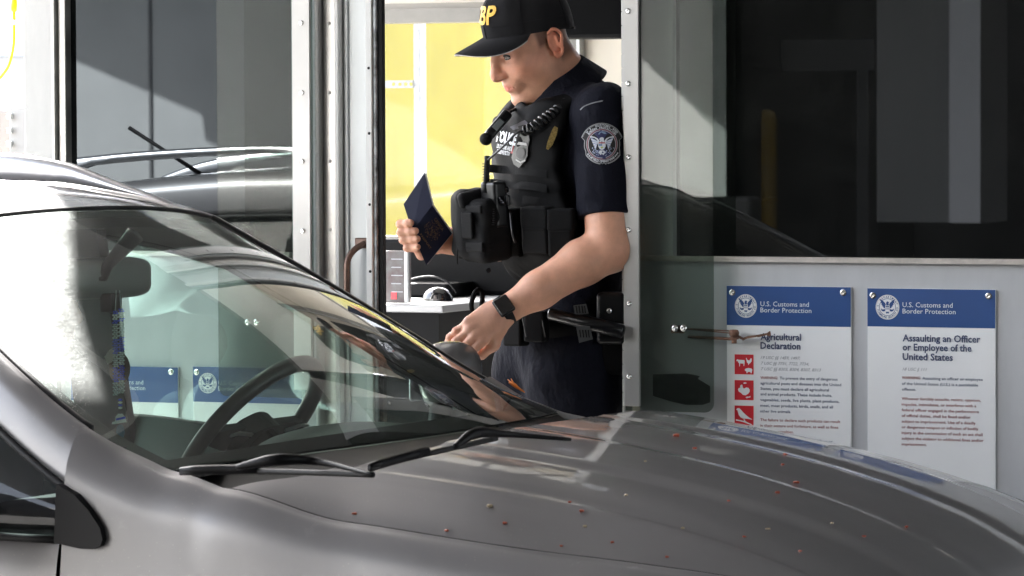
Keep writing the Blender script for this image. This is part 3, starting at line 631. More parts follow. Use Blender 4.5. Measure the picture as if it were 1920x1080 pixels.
def zc(x): return cr([-.1, 0, .2, .4, .6, .8, .95, 1.1, 1.2, 1.27], [1.203, 1.201, 1.192, 1.170, 1.140, 1.098, 1.055, .994, .930, .836], x)
def drp(s): return cr([0, .2, .4, .6, .75, .82, .88, .95], [0, .001, .007, .024, .060, .095, .155, .25], s)
def Zh(x, s):
    s = np.abs(s); r1 = .50 - .10 * np.clip(x, 0, 1.2); r2 = .69 - .07 * np.clip(x, 0, 1.2)
    z = zc(x) - drp(s) * (1 + sm(.55, .8, s) * (-.2 + .40 * sm(0, .25, x) + .18 * sm(.2, .7, x)))
    z = z + .010 * (1 - sm(r1 - .02, r1 + .02, s)) * sm(.05, .4, x) - .004 * np.exp(-((s - r2) / .016) ** 2) * sm(0, .2, x) + .0035 * np.exp(-((s - r2 - .03) / .016) ** 2) * sm(0, .2, x) - .003 * np.exp(-((s - .16) / .03) ** 2) * sm(.1, .4, x)
    return z
def xr(s): return cr([0, .3, .5, .6, .7, .78, .84], [.275, .265, .25, .225, .165, .085, .0], np.abs(s))
def se(x): return cr([-.1, 0, .3, .6, .9, 1.15, 1.3], [.828, .830, .825, .80, .74, .66, .60], x)
# hood
a = np.linspace(0, 1, 60)[:, None]; q = np.linspace(-1, 1, 121)[None, :]
q = np.sign(q) * (1 - (1 - np.abs(q)) ** 1.15)
S0 = q * .830
X = xr(S0) + a * (1.25 - .10 * q ** 2 - xr(S0)); S = q * (se(X) - .0)
P = np.stack([X, S, Zh(X, S)], -1)
g = G().grid(P)
# folded-under edge
ed = np.concatenate([P[0], P[1:, -1], P[-1, ::-1][1:], P[::-1, 0][1:-1]]); lo = ed.copy(); lo[:, 2] -= .014
ce = ed.copy(); g.grid(np.stack([ed, lo]), cv=True)
HOODP = P.copy()
hood = g.build('hood', M['paint'], car, smooth=True, local=True)
# fenders + sides
def fender(sg):
    xs_ = np.concatenate([np.linspace(-.30, 0, 16)[:-1], np.linspace(0., 1.22, 40)]); rows = []
    vv = np.linspace(0, .4, 60); Ev = cr(EV, ECV, vv)
    for x in xs_:
        if x < -.13: ty = float(np.interp(x, Ev[::-1, 0], Ev[::-1, 1])); tz = float(np.interp(x, Ev[::-1, 0], Ev[::-1, 2]))
        elif x < 0: ty = float(cr([-.2, -.13, -.06, 0, .1], [.811, .820, .829, .836, .8345], x)); tz = float(cr([-.2, -.13, -.06, 0, .1], [1.172, 1.148, 1.134, float(Zh(0, se(0))) - .001, float(Zh(.1, se(.1))) - .001], x))
        else: ty = float(se(x)) + .007; tz = float(Zh(x, se(x))) - .001
        fx = sm(.8, 1.25, x); sc_ = max(1., (.893 - .12 * fx - ty) / .060)
        pr = [(ty - .008, tz - .010), (ty, tz)] + [(ty + dy * sc_, tz + dz) for dy, dz in ((.011, -.003 + .009 * sm(-.22, -.30, -abs(x)) * 0 + .009 * (1 - sm(-.30, -.20, x))), (.026, -.012 + .014 * (1 - sm(-.30, -.20, x))), (.047, -.043 + .007 * (1 - sm(-.30, -.20, x))), (.060, -.090))]
        z4 = tz - .090; y4 = ty + .060 * sc_
        for k, (yy_, zz_) in enumerate(((.905, .98), (.918, .88), (.926, .78), (.93, .6), (.905, .36), (.86, .30))):
            zq = z4 - .04 - .0 * k if k == 0 else zz_
            if k == 0: zq = (z4 + .88) / 2
            pr.append((max(yy_ - .12 * fx, 0), zq))
        pr = np.array(pr); d = cr(np.arange(len(pr)), pr, np.linspace(0, len(pr) - 1, 56))
        rows.append(np.column_stack([np.full(len(d), x), sg * d[:, 0], d[:, 1]]))
    return np.array(rows)
bg = G()
# glass edge and roof edge
EV = [0, .25, .5, .75, 1.]
ECV = np.array([(-.13, .82, 1.148), (-.30, .803, 1.212), (-.48, .768, 1.318), (-.67, .70, 1.440), (-.86, .60, 1.565)])
CCV = np.array([(.0, 1.160), (-.19, 1.288), (-.385, 1.405), (-.59, 1.508), (-.80, 1.597)])
for sg in (1, -1): bg.grid(fender(sg))
def GL(u, v):
    u = np.asarray(u, float); v = np.asarray(v, float); E = cr(EV, ECV, v); C = cr(EV, CCV, v); k = np.abs(u) ** 2.2
    return np.stack([C[..., 0] * (1 - k) + E[..., 0] * k, u * E[..., 1], C[..., 1] * (1 - k) + E[..., 2] * k], -1)
def bot(u): return GL(u, np.zeros_like(u))
def top(u): return GL(u, np.ones_like(u))
rx = [-.86, -1.0, -1.2, -1.6, -2.1, -2.6, -3.0, -3.25]; rz = [1.565, 1.600, 1.630, 1.640, 1.608, 1.560, 1.515, 1.475]; ry = [.60, .606, .612, .615, .615, .60, .58, .555]
def edge(t):        # t in [0,1] glass edge, [1,2] roof edge
    t = np.asarray(t, float); A = GL(np.ones_like(t), np.clip(t, 0, 1)); k = np.clip(t - 1, 0, 1); x = -.86 - k * 2.39
    B = np.stack([x, np.interp(x, rx[::-1], ry[::-1]), cr(rx[::-1], rz[::-1], x)], -1)
    return np.where((t <= 1)[..., None], A, B)
tt = np.concatenate([np.linspace(.25, 1, 30), np.linspace(1.03, 2, 40)])
E0 = edge(tt); wv = np.clip((tt - 1) / .3, 0, 1)
off = [(0, -.006, -.012), (0, 0, 0), (0, .010, .006), (0, .026, .002), (0, .047, -.036), (0, .060, -.090), (0, .062, -.104), (0, .040, -.110)]
rows = []
for dx, dy, dz in off: rows.append(E0 + np.array([dx, dy, dz]))
Pp = np.array(rows)
for sg in (1, -1):
    Q = Pp.copy(); Q[..., 1] *= sg; bg.grid(Q)
OUT = Pp[6]
# door skins below the belt and the rear quarter
def belt(x): return np.stack([x, .895 - .02 * sm(-1, -3.3, x) - .0 * x, 1.018 + .07 * sm(-.8, -3.2, -np.abs(x)) + .0 * x], -1) if False else np.stack([x, np.full_like(x, .893), 1.018 + .085 * sm(.4, 1.3, -x) + .02 * sm(1.3, 3., -x)], -1)
bd = []
xd = np.linspace(-.308, -3.5, 60)
for x in xd:
    zb = float(belt(np.array([x]))[0, 2]); rr_ = sm(-3.0, -3.6, -abs(x)) if False else np.clip((-x - 3.1) / .4, 0, 1) * .12
    pr = np.array([(.865 - rr_, zb - .01), (.893 - rr_, zb), (.905 - rr_, zb - .03), (.915 - rr_, .93), (.925 - rr_, .8), (.93 - rr_, .6), (.905 - rr_, .36), (.86 - rr_, .30)])
    d = cr(np.arange(len(pr)), pr, np.linspace(0, 7, 30)); bd.append(np.column_stack([np.full(len(d), x), d[:, 0], d[:, 1]]))
bd = np.array(bd)
for sg, nm in ((1, 'driver side doors'), (-1, 'passenger side doors')):
    Q = bd[:24].copy(); Q[..., 1] *= sg; G().grid(Q).build('door', M['pside'], car, smooth=True, local=True)
    Q = bd[24:44].copy(); Q[..., 1] *= sg; Q[0, :, 0] += .004; G().grid(Q).build('door', M['pside'], car, smooth=True, local=True)
    Q = bd[44:].copy(); Q[..., 1] *= sg; bg.grid(Q)
# tail, nose, underbody
bg.grid(np.array([[(-3.5, y, z) for z in (.35, .7, 1.0, 1.07)] for y in (-.78, -.4, 0, .4, .78)]))
rw = np.array([[(-3.5 + .25 * v_, y, 1.07 + .5 * v_) for v_ in (0, .25, .5, .75, 1)] for y in np.linspace(-.74, .74, 9)])
yy = np.linspace(-.62, .62, 17)
he = HOODP[-1]; sN = np.linspace(-1, 1, he.shape[0]); rowsN = [he - [0, 0, .012]]
for dx, zN, wN in ((.030, .79, .70), (.050, .72, .76), (.065, .60, .80), (.070, .48, .815), (.035, .34, .81)):
    rowsN.append(np.stack([1.245 + dx - .16 * np.abs(sN) ** 3 - .0 * sN, sN * wN * (1 - .0 * sN ** 2), np.full_like(sN, zN) - .0 * sN], -1))
bg.grid(cr(np.arange(6), np.array(rowsN), np.linspace(0, 5, 30)))
bg.box(-3.45, 1.2, -.82, .82, .30, .34)
for sd in (1, -1):
    hl = bmesh.new(); bmesh.ops.create_uvsphere(hl, u_segments=24, v_segments=14, radius=1)
    for v in hl.verts: v.co = Vector((1.14 + .13 * v.co.x, sd * .66 + .15 * v.co.y - sd * .05 * v.co.x, .79 + .065 * v.co.z + .02 * -v.co.x))
    G().bm(hl).build('headlight', mat('headlamp_lens', (.35, .36, .38), .1, coat=1.), car, smooth=True, local=True)
body = bg.build('body', M['pside'], car, smooth=True, local=True)
G().grid(rw).build('rear_window', M['sideg'], car, smooth=True, local=True)
# roof
u_ = np.linspace(-1, 1, 41)[None, :]; xx_ = -.80 - .0 + 0 * u_ - np.linspace(0, 1, 50)[:, None] * 2.44
xk = xx_ + (-.06 * np.abs(u_) ** 2.2) * (1 - np.linspace(0, 1, 50)[:, None])
Wd = np.interp(-xk, [.8, .86, 1.0, 1.2, 1.6, 2.1, 2.6, 3.0, 3.25], [.60, .60, .606, .612, .615, .615, .60, .58, .555])
Ze = np.interp(-xk, [.8, .86, 1.0, 1.2, 1.6, 2.1, 2.6, 3.0, 3.25], [1.563, 1.565, 1.600, 1.630, 1.640, 1.608, 1.560, 1.515, 1.475])
P = np.stack([xk, u_ * Wd, Ze + .024 * (1 - u_ ** 2)], -1)
G().grid(P).build('roof', M['paint'], car, smooth=True, local=True)
# seams and rubber
sg_ = G()
for sd in (1, -1):
    Q = OUT * np.array([1, sd, 1]); sg_.tube(Q[:-6] + np.array([0, sd * .002, -.006]), .0075, 6)
    Q = E0 * np.array([1, sd, 1]); sg_.tube(Q[:30] + np.array([0, -sd * .004, .0015]), .0075, 6)
for sd in (1, -1): sg_.tube(np.array([(-.222, sd * .806, 1.181), (-.245, sd * .826, 1.176), (-.275, sd * .850, 1.152), (-.300, sd * .867, 1.112)]) , .0026, 6)
hb = top(np.linspace(-1, 1, 40)); sg_.tube(hb + [-.002, 0, .001], .005, 6)
for sd in (1, -1):
    bl2 = belt(np.linspace(-.31, -3.0, 40)); bl2[:, 1] = (bl2[:, 1] + .004) * sd; sg_.tube(bl2, .008, 6)
    xs2 = np.linspace(.0, 1.2, 60); sg_.tube(np.stack([xs2, sd * (se(xs2) + .003), Zh(xs2, se(xs2)) - .0035], -1), .0034, 6)
sg_.build('window_seal', M['rubber'], car, smooth=True, local=True)
# side glass
for sd in (1, -1):
    k = slice(0, 62); U = OUT[k]; Bx = np.linspace(-.31, -3.05, U.shape[0]); Bl = belt(Bx); Bl[:, 1] -= .012
    lam = np.linspace(0, 1, 12)[:, None, None]; Q = U[None] * (1 - lam) + Bl[None] * lam; Q[..., 1] += .02 * np.sin(lam[..., 0] * pi); Q[..., 1] -= .012; Q[..., 1] *= sd
    G().grid(Q).build('side_window', M['sideg'] if sd > 0 else M['nearg'], car, smooth=True, local=True)
pl = G()
for sd in (1, -1):
    for xa, xb, ta in ((-1.22, -1.36, 1.13), (-2.12, -2.24, 1.52)):
        A_ = edge(np.array([ta]))[0] + np.array([0, .05, -.09])
        pl.add([(xa, sd * .878, 1.03), (xb, sd * .878, 1.03), (A_[0] - .12, sd * A_[1], A_[2]), (A_[0], sd * A_[1], A_[2]),
                (xa, sd * .85, 1.03), (xb, sd * .85, 1.03), (A_[0] - .12, sd * (A_[1] - .04), A_[2]), (A_[0], sd * (A_[1] - .04), A_[2])],
               [(0, 1, 2, 3), (4, 5, 6, 7), (0, 3, 7, 4), (1, 2, 6, 5)])
pl.build('door_pillar', M['black'], car, local=True)
# windscreen
uu, vv = np.meshgrid(np.linspace(-1, 1, 61), np.linspace(0, 1, 41), indexing='ij')
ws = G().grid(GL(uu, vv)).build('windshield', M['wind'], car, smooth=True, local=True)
fr = G()
v1 = np.linspace(0, 1, 41)
for lo_, hi_ in ((.955, 1.),):
    U2, V2 = np.meshgrid(np.linspace(-1, 1, 61), np.linspace(.962, .998, 4), indexing='ij'); Q = GL(U2, V2); Q[..., 2] -= .004; fr.grid(Q)
U2, V2 = np.meshgrid(np.linspace(-1, 1, 61), np.linspace(0, .05, 4), indexing='ij'); Q = GL(U2, V2); Q[..., 2] -= .004; fr.grid(Q)
for sd in (-1, 1):
    U2, V2 = np.meshgrid(np.linspace(.955, 1, 4) * sd, v1, indexing='ij'); Q = GL(U2, V2); Q[..., 2] -= .004; fr.grid(Q)
fr.build('windshield_border', M['black'], ws, smooth=True, local=True)
# cowl
u3 = np.linspace(-.99, .99, 80); hb_ = np.stack([xr(u3 * .84) + .012, u3 * .84, Zh(xr(u3 * .84), u3 * .84) - .022], -1); gb_ = bot(u3); gb_[:, 2] -= .006
k3 = np.linspace(0, 1, 10)[:, None, None]; Q = hb_[None] * (1 - k3) + gb_[None] * k3; Q[..., 2] -= .018 * np.sin(k3[..., 0] * pi)
cw = G().grid(Q)
cw.build('cowl', M['black'], car, smooth=True, local=True)
gr_ = G()
for i in range(46):
    u = -.1 + i * .018; x0_ = .20; y_ = u
    if y_ < .7: gr_.box(.10, .21 , y_, y_ + .006, float(Zh(.24, y_)) - .038, float(Zh(.24, y_)) - .028)
gr_.build('cowl_grille', M['rubber'], car, local=True)
# engine bay floor so the shut lines read dark
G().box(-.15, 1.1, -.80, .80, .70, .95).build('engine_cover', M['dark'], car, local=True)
# wipers
def wiper(pb, pa, zz, lab):
    """pb: pixels along the blade, pa: along the arm, zz heights"""
    root = G()
    B_ = [cZ(px, py, z) for px, py, z in pb]
    root.tube(bez(B_, 20), .0052, 8)
    b = root.build('wiper', M['rubber'], car, smooth=True, local=True, label=lab)
    g = G(); k = bez(B_, 12)
    g.tube(k[:6] + [0, 0, .004], [.005, .008, .0085, .0085, .0085, .008], 8)
    g.build('wiper_cover', M['black'], b, smooth=True, local=True)
    g = G(); A_ = [cZ(px, py, z) for px, py, z in pa]; n = len(A_)
    g.tube(bez(A_, 24), cr(np.arange(4), np.array([.005, .0105, .006, .003]), np.linspace(0, 3, 24)), 8)
    g.build('wiper_arm', M['black'], b, smooth=True, local=True)
wiper([(338, 886, 1.165), (500, 884, 1.172), (700, 890, 1.180)], [(444, 876, 1.185), (520, 862, 1.200), (600, 866, 1.195), (700, 890, 1.185)], 0, 'windscreen wiper nearest the camera')
wiper([(694, 879, 1.175), (770, 858, 1.18), (858, 838, 1.19), (930, 822, 1.19)], [(852, 838, 1.195), (892, 812, 1.215), (950, 814, 1.205), (1070, 824, 1.19)], 0, 'windscreen wiper further from the camera')
# black sail behind the near mirror
sp = [cL(*p_, -.915) for p_ in [(105, 908), (101, 1018), (150, 1029), (174, 1030), (188, 1024), (192, 1012), (187, 990), (166, 958), (139, 928)]]
G().prism([(p_[0], p_[2]) for p_ in sp], (0, -.915, 0), (1, 0, 0), (0, 0, 1), (0, .05, 0)).build('mirror_base', mat('sail_black', (.006, .006, .007), .4, spec=.12), car, local=True)
# near and far door mirrors
def mirror(sd, c, lab):
    u = np.linspace(0, pi, 22)[:, None]; v = np.linspace(0, 2 * pi, 32, endpoint=False)[None, :]
    sx = np.sign(np.cos(v)) * np.abs(np.cos(v)) ** .75; sz = np.sign(np.sin(v)) * np.abs(np.sin(v)) ** .75
    P = np.stack([c[0] + (.085 if sd < 0 else .062) * np.sin(u) ** .8 * sx, c[1] - sd * (.125 if sd < 0 else .095) * np.cos(u) + 0 * v, c[2] + .078 * np.sin(u) ** .8 * sz], -1)
    o = G().grid(P, cv=True).build('door_mirror', M['paint'], car, smooth=True, local=True, label=lab)
    G().box(c[0] - .068, c[0] - .055, c[1] - .075, c[1] + .075, c[2] - .055, c[2] + .055, bev=.008).build('mirror_glass', M['silver'], o, local=True)
    G().tube(bez([(c[0] + .01, sd * .87, 1.045), (c[0] + .01, sd * .93, 1.06), (c[0], c[1] - sd * .03, c[2] - .04)], 10), .026, 10).build('mirror_arm', M['black'], o, smooth=True, local=True)
mirror(1, (-.50, 1.03, 1.205), 'grey door mirror beside the hand of the officer')
mirror(-1, (-.53, -1.075, 1.09), None)
# roof rails
def rail(sd):
    xs_ = np.array([-.90, -.98, -1.08, -1.25, -1.5, -1.9, -2.3, -2.6, -2.75]); t = np.linspace(0, 8, 50); x = cr(np.arange(9), xs_, t)
    base = np.interp(-x, [.8, .86, 1.0, 1.2, 1.6, 2.1, 2.6, 3.0, 3.25], [1.563, 1.565, 1.600, 1.630, 1.640, 1.608, 1.560, 1.515, 1.475])
    yb = sd * (np.interp(-x, [.8, 1.2, 2.4, 3.], [.56, .575, .575, .555]))
    h = (.060 + .014 * sm(1.4, 2., -x)) * sm(.90, 1.38, -x) * (1 - sm(2.35, 2.76, -x)) + .004
    g = G(); ring = []
    for i in range(len(x)):
        w_ = .017; r = []
        for dy, dz in ((-1, 0), (-1, .6), (-.8, .9), (-.3, 1), (.3, 1), (.8, .9), (1, .6), (1, 0)): r.append((x[i], yb[i] + dy * w_, base[i] - .004 + dz * h[i] + .012))
        ring.append(r)
    ring = np.array(ring)
    # the bar, thick at both feet and open between
    top_ = ring.copy()
    open_ = sm(1.42, 1.6, -x) * (1 - sm(2.2, 2.36, -x))
    for i in range(len(x)):
        lowz = base[i] + .012 + h[i] * .62 * open_[i]; top_[i, 0, 2] = lowz; top_[i, 7, 2] = lowz; top_[i, 1, 2] = max(top_[i, 1, 2], lowz); top_[i, 6, 2] = max(top_[i, 6, 2], lowz)
    g.grid(top_, cv=True)
    return g.build('roof_rail', M['rail'], car, smooth=True, local=True)
rail(1); rail(-1)
G().tube([(-2.13, .03, 1.625), (-2.24, .03, 1.69), (-2.36, .03, 1.76)], [.007, .005, .006], 8).lathe((-2.12, .03, 1.612), (0, 0, 1), [(.04, 0), (.03, .012), (.012, .022)], 14).build('antenna', M['rubber'], car, smooth=True, local=True)
# interior
d = G()
yy = np.linspace(-.80, .80, 41); ks = [(-.06, 1.135), (-.2, 1.105), (-.38, 1.085), (-.50, 1.07), (-.56, 1.02), (-.58, .85), (-.5, .6)]
Pd = []
for y in yy:
    hump = .06 * np.exp(-((y - .37) / .20) ** 4)
    Pd.append([(x, y, z + (hump if .35 < -x < .58 else 0) + (.5 * hump if -x <= .35 and -x > .15 else 0)) for x, z in ks])
Pd = cr(np.arange(7), np.array(Pd).transpose(1, 0, 2), np.linspace(0, 6, 30))
d.grid(Pd); d.build('dashboard', M['dash'], car, smooth=True, local=True)
G().box(-3.3, -.3, -.84, .84, .35, .40).build('cabin_floor', M['dark'], car, local=True)
dt = G()
for sd in (1, -1):
    dt.grid(np.array([[(x, sd * (.86 - .05 * k), 1.025 + .085 * sm(.4, 1.3, -x) + .02 * sm(1.3, 3., -x) - .5 * k) for k in (0, .08, .3, 1)] for x in np.linspace(-.4, -3.2, 12)]))
dt.build('door_trim', M['dash'], car, smooth=True, local=True)
# headliner
Ph = P.copy() if False else np.stack([xk, u_ * Wd * .97, Ze + .024 * (1 - u_ ** 2) - .03], -1)
G().grid(Ph).build('headliner', mat('headliner_grey', (.22, .22, .21), .9), car, smooth=True, local=True)
def seat(y, x=-1.45):
    s = G(); s.box(x, x + .52, y - .25, y + .25, .55, .72, bev=.05)
    zz = np.linspace(0, 1, 10)
    Pn = []
    for k in zz:
        w_ = .25 * (1 - .35 * k ** 3); th = .07 * (1 - .3 * k); a = np.linspace(0, 2 * pi, 20, endpoint=False)
        Pn.append(np.stack([x + .02 - .14 * k + th * np.cos(a), y + w_ * np.sign(np.sin(a)) * np.abs(np.sin(a)) ** .6, np.full(20, .66 + .60 * k)], -1))
    s.grid(np.array(Pn), cv=True); o = s.build('front_seat', M['seat'], car, smooth=True, local=True)
    G().box(x - .22, x - .12, y - .13, y + .13, 1.29, 1.46, bev=.04).build('headrest', M['seat'], o, smooth=True, local=True)
seat(.37); seat(-.37)
rs = G().box(-2.5, -2.0, -.65, .65, .55, .72, bev=.05).box(-2.65, -2.48, -.65, .65, .65, 1.2, bev=.06)
rs.build('rear_seat', M['seat'], car, smooth=True, local=True)
# steering wheel
wc = cL(468, 812, .37); wt = np.array([.64, 0, .768]); wl = np.array([0, 1., 0]); wn = np.array([-.768, 0, .64])
a = np.linspace(0, 2 * pi, 60, endpoint=False)
sw = G().tube(wc + .195 * (np.cos(a)[:, None] * wt + np.sin(a)[:, None] * wl), .0175, 14, closed=True).build('steering_wheel', mat('wheel_leather', (.014, .016, .016), .42), car, smooth=True, local=True)
hub = [(.075 * cos(t) * (1.15 if abs(cos(t)) > .5 else 1), .062 * sin(t) - .01) for t in np.linspace(0, 2 * pi, 24, endpoint=False)]
g = G().prism(hub, wc - wn * .035, wl, wt, wn * .045)
for p_ in ([(.06, .03), (.18, .03), (.18, -.01), (.06, -.04)], [(-.06, .03), (-.18, .03), (-.18, -.01), (-.06, -.04)], [(-.04, -.05), (-.025, -.18), (.025, -.18), (.04, -.05)]):
    g.prism(p_, wc - wn * .012, wl, wt, wn * .018)
g.build('hub', M['dash'], sw, local=True)
g = G()
for k in (1, -1):
    ph = [(k * .07, .035), (k * .10, .04), (k * .135, .045), (k * .165, .04), (k * .165, .034), (k * .135, .037), (k * .10, .032), (k * .072, .028)]
    g.prism(ph, wc - wn * .036, wl, wt, wn * .004)
    ph = [(k * .03, -.05), (k * .05, -.07), (k * .07, -.10), (k * .10, -.14), (k * .106, -.135), (k * .078, -.098), (k * .058, -.066), (k * .038, -.044)]
    g.prism(ph, wc - wn * .030, wl, wt, wn * .004)
g.build('spoke_trim', M['silver'], sw, local=True)
G().tube([wc - wn * .03, wc - wn * .25 + [.02, 0, -.03]], .045, 16).build('steering_column', M['black'], car, smooth=True, local=True)
# rear-view mirror
mc = cL(176, 522, 0.); mdir = np.array([.30, .954, 0.]); mn = np.array([.954, -.30, 0.])
n = 48; t = np.linspace(0, 2 * pi, n, endpoint=False); sq = lambda v: np.sign(v) * np.abs(v) ** .42
def ring(k, dpt, sc_=1.): return mc + (sq(np.cos(t)) * (.150 * k))[:, None] * mdir + (sq(np.sin(t)) * (.043 * k) )[:, None] * np.array([.0, 0, 1.]) + dpt * mn
g = G().grid(np.array([ring(.1, .033), ring(.6, .032), ring(.85, .026), ring(.97, .012), ring(1., -.004), ring(.96, -.008), ring(.2, -.008)]), cv=True)
g.build('rear_view_mirror', mat('mirror_housing', (.10, .11, .11), .5), car, smooth=True, local=True)
mt = GL(np.array([.0]), np.array([.87]))[0]; G().tube([mc + mn * .02, mc + mn * .02 + [.02, 0, .03], mt - [0, 0, .006]], [.014, .012, .02], 10).box(mc[0] + .02, mc[0] + .05, mc[1] - .012, mc[1] + .03, mc[2] - .07, mc[2] - .03, bev=.004).build('mirror_mount', M['black'], car, smooth=True, local=True)
# wheels
for wx, sd in ((.62, 1), (.62, -1), (-2.05, 1), (-2.05, -1)):
    a = np.array([0, sd, 0.]); c = np.array([wx, sd * .70, .345])
    w_ = G().lathe(c, a, [(.20, .0), (.31, .0), (.343, .03), (.345, .1), (.343, .19), (.31, .225), (.22, .225), (.215, .2)], 48).build('wheel', M['rubber'], car, smooth=True, local=True)
    r_ = G().lathe(c, a, [(.215, .1), (.215, .21), (.205, .215), (.19, .19), (.06, .17), (.05, .195), (.001, .195)], 40)
    r_.build('rim', M['silver'], w_, smooth=False, local=True)
    ar = []
    for th in np.linspace(0, pi, 20): ar.append((wx + .40 * cos(th), sd * .925, .345 + .40 * sin(th)))
    G().tube(ar, .018, 6).build('wheel_arch', M['black'], car, smooth=True, local=True)
# the beads hanging from the mirror
hp = c2w(cL(221, 572, .0)[None])[0]
bd_ = empty('hanging_beads', tuple(hp), 0, 'double string of blue and white beads with an enamel charm hanging from the mirror', 'mirror ornament')
M['bblue'] = mat('bead_blue', (.10, .14, .90), .25, coat=.6); M['bwhite'] = mat('bead_white', (.95, .97, .97), .25, coat=.6); M['bgrey'] = mat('bead_clear', (.60, .68, .70), .2, coat=.6)
scl = (CAM - hp) @ -FW / FPX            # metres per photograph pixel here
seq = ['bblue'] * 2 + ['bwhite'] * 3 + ['bblue'] * 2 + ['bgrey'] * 8 + ['bblue'] * 8 + ['bwhite'] * 7 + ['bblue'] * 8 + ['bgrey'] * 7
for sx_ in (-4.8, 6.2):
    sb = {}
    for i, k in enumerate(seq):
        z = hp[2] - (12 + i * 3.55 + (-4 if sx_ > 0 else 0)) * scl
        for dx in (-2.6, 2.6):
            g = sb.setdefault(k, G()); c = hp + RT * (sx_ + dx + (1.1 if i % 2 else -1.1)) * scl; c = np.array([c[0], c[1], z])
            g.lathe(c - [0, 0, 1.7 * scl], (0, 0, 1), [(.6 * scl, 0), (2.2 * scl, .8 * scl), (2.7 * scl, 1.7 * scl), (2.2 * scl, 2.6 * scl), (.6 * scl, 3.4 * scl)], 8)
    for k, g in sb.items(): g.build('bead_strand', M[k], bd_, smooth=True)
g = G()
for i, k in enumerate((0, 1, 2, 3)):
    g = G(); c = hp + RT * 3 * scl; c[2] = hp[2] - (178 + i * 5) * scl
    g.lathe(c - [0, 0, 2.2 * scl], (0, 0, 1), [(1.5 * scl, 0), (4.2 * scl, 1.2 * scl), (4.2 * scl, 3.2 * scl), (1.5 * scl, 4.4 * scl)], 10).build('end_bead', M['bblue' if i % 2 == 0 else 'bwhite'], bd_, smooth=True)
g = G()
for sx_ in (-5, 6): g.tube([hp + RT * (sx_ * .6) * scl + [0, 0, .03], hp + RT * sx_ * scl - [0, 0, 12 * scl]], .0008, 6)
g.build('cord', M['bgrey'], bd_)
# enamel charm: a plain cap over an oval body
cc = hp + RT * 3 * scl; cc[2] = hp[2] - 226 * scl; ex_ = RT; ez_ = np.array([0, 0, 1.])
tn = -FW * .0012
ch = G().prism([(8 * cos(t) - 0, 14 * sin(t) - 12) for t in np.linspace(0, 2 * pi, 24, endpoint=False)], cc, ex_ * scl, ez_ * scl, tn * 1.5).build('charm', mat('enamel_blue', (.06, .16, .25), .2, coat=.8), bd_)
G().prism([(-16, 2), (-15, 6), (-10, 8), (-9, 16), (-4, 22), (4, 22), (10, 15), (12, 6), (4, 5), (-6, 3)], cc + tn, ex_ * scl, ez_ * scl, tn).build('charm_cap', M['bwhite'], ch)
G().prism([(-8, 9), (-8, 13), (9, 17), (10.5, 13)], cc + tn * 2.2, ex_ * scl, ez_ * scl, tn * .5).build('charm_stripe', M['bblue'], ch)
# wooden oval tag behind the beads
wd = hp + RT * 1 * scl + FW * .012; wd[2] = hp[2] - 120 * scl
G().prism([(20 * cos(t), 30 * sin(t)) for t in np.linspace(0, 2 * pi, 30, endpoint=False)], wd, ex_ * scl, ez_ * scl, FW * .006).build('wooden_tag', mat('wood_tag', (.12, .07, .045), .5, noise=.3, nscale=40, stretch=(1, 1, .3)), bd_)
G().prism([(-28, 22), (-18, 36), (-10, 40), (-8, 24), (-14, 12), (-22, 8)], wd - FW * .002, ex_ * scl, ez_ * scl, FW * .003).build('cream_tassel', M['cream'], bd_)
# fallen buds on the hood
def on_hood(px, py):
    best = None
    for z in np.linspace(1.24, .8, 240):
        q = cZ(px, py, z)
        if abs(q[1]) < .83 and -.1 < q[0] < 1.24 and z <= float(Zh(q[0], q[1])) + .0005: return np.array([q[0], q[1], float(Zh(q[0], q[1]))])
    return None
M['bud'] = mat('orange_bud', (.30, .05, .018), .6, noise=.3, nscale=300); M['budt'] = mat('tan_bud', (.30, .24, .15), .6)
first = {}
spots = [(1268, 818, 5, 0), (1303, 842, 3, 0), (1472, 855, 4, 0), (1467, 872, 3.4, 0), (1090, 972, 4.5, 0), (1097, 990, 3.5, 1), (1280, 994, 3.5, 1), (918, 960, 5, 1), (838, 1012, 3.5, 0), (946, 988, 4, 0), (1494, 906, 4, 0), (1174, 936, 3, 1), (1458, 926, 4, 0), (1148, 1030, 3, 0), (1052, 1040, 3, 0), (1366, 946, 3, 0), (665, 970, 3.5, 0), (1068, 945, 3, 0), (1250, 1046, 3, 0), (1395, 1010, 3, 0), (1560, 985, 3, 1), (1620, 1010, 3, 0), (1500, 1040, 3, 0), (1210, 868, 2.5, 1), (1700, 990, 3, 0), (1440, 995, 3, 1)]
for i, (px, py, r_, k) in enumerate(spots):
    q = on_hood(px, py)
    if q is None: continue
    wq = c2w(q[None])[0]; s_ = r_ * .0010
    if k not in first:
        b = bmesh.new(); bmesh.ops.create_icosphere(b, subdivisions=2, radius=1)
        for v in b.verts: v.co *= 1 + .25 * sin(v.co.x * 5 + v.co.y * 3); v.co.z *= .6
        o = G().bm(b).build('flower_bud', M['budt' if k else 'bud'], smooth=True); first[k] = o.data
    else: o = bpy.data.objects.new('flower_bud', first[k]); COL.objects.link(o)
    o.location = wq + [0, 0, s_ * .5]; o.scale = (s_ * (1 + .6 * random.random()), s_, s_); o.rotation_euler = (0, 0, random.random() * 6)
    tag(o, ('small tan husk fallen on the grey hood' if k else 'tiny orange bud fallen on the grey hood'), 'husk' if k else 'flower bud', 'husks and buds fallen on the hood')
tw = [c2w(np.array([cL(*q, .80)]))[0] + [0, 0, .006] for q in ((955, 722), (964, 727), (972, 733), (984, 741))]
g = G().tube(bez(tw, 14), cr(np.arange(4), np.array([.003, .0045, .003, .0012]), np.linspace(0, 3, 14)), 8)
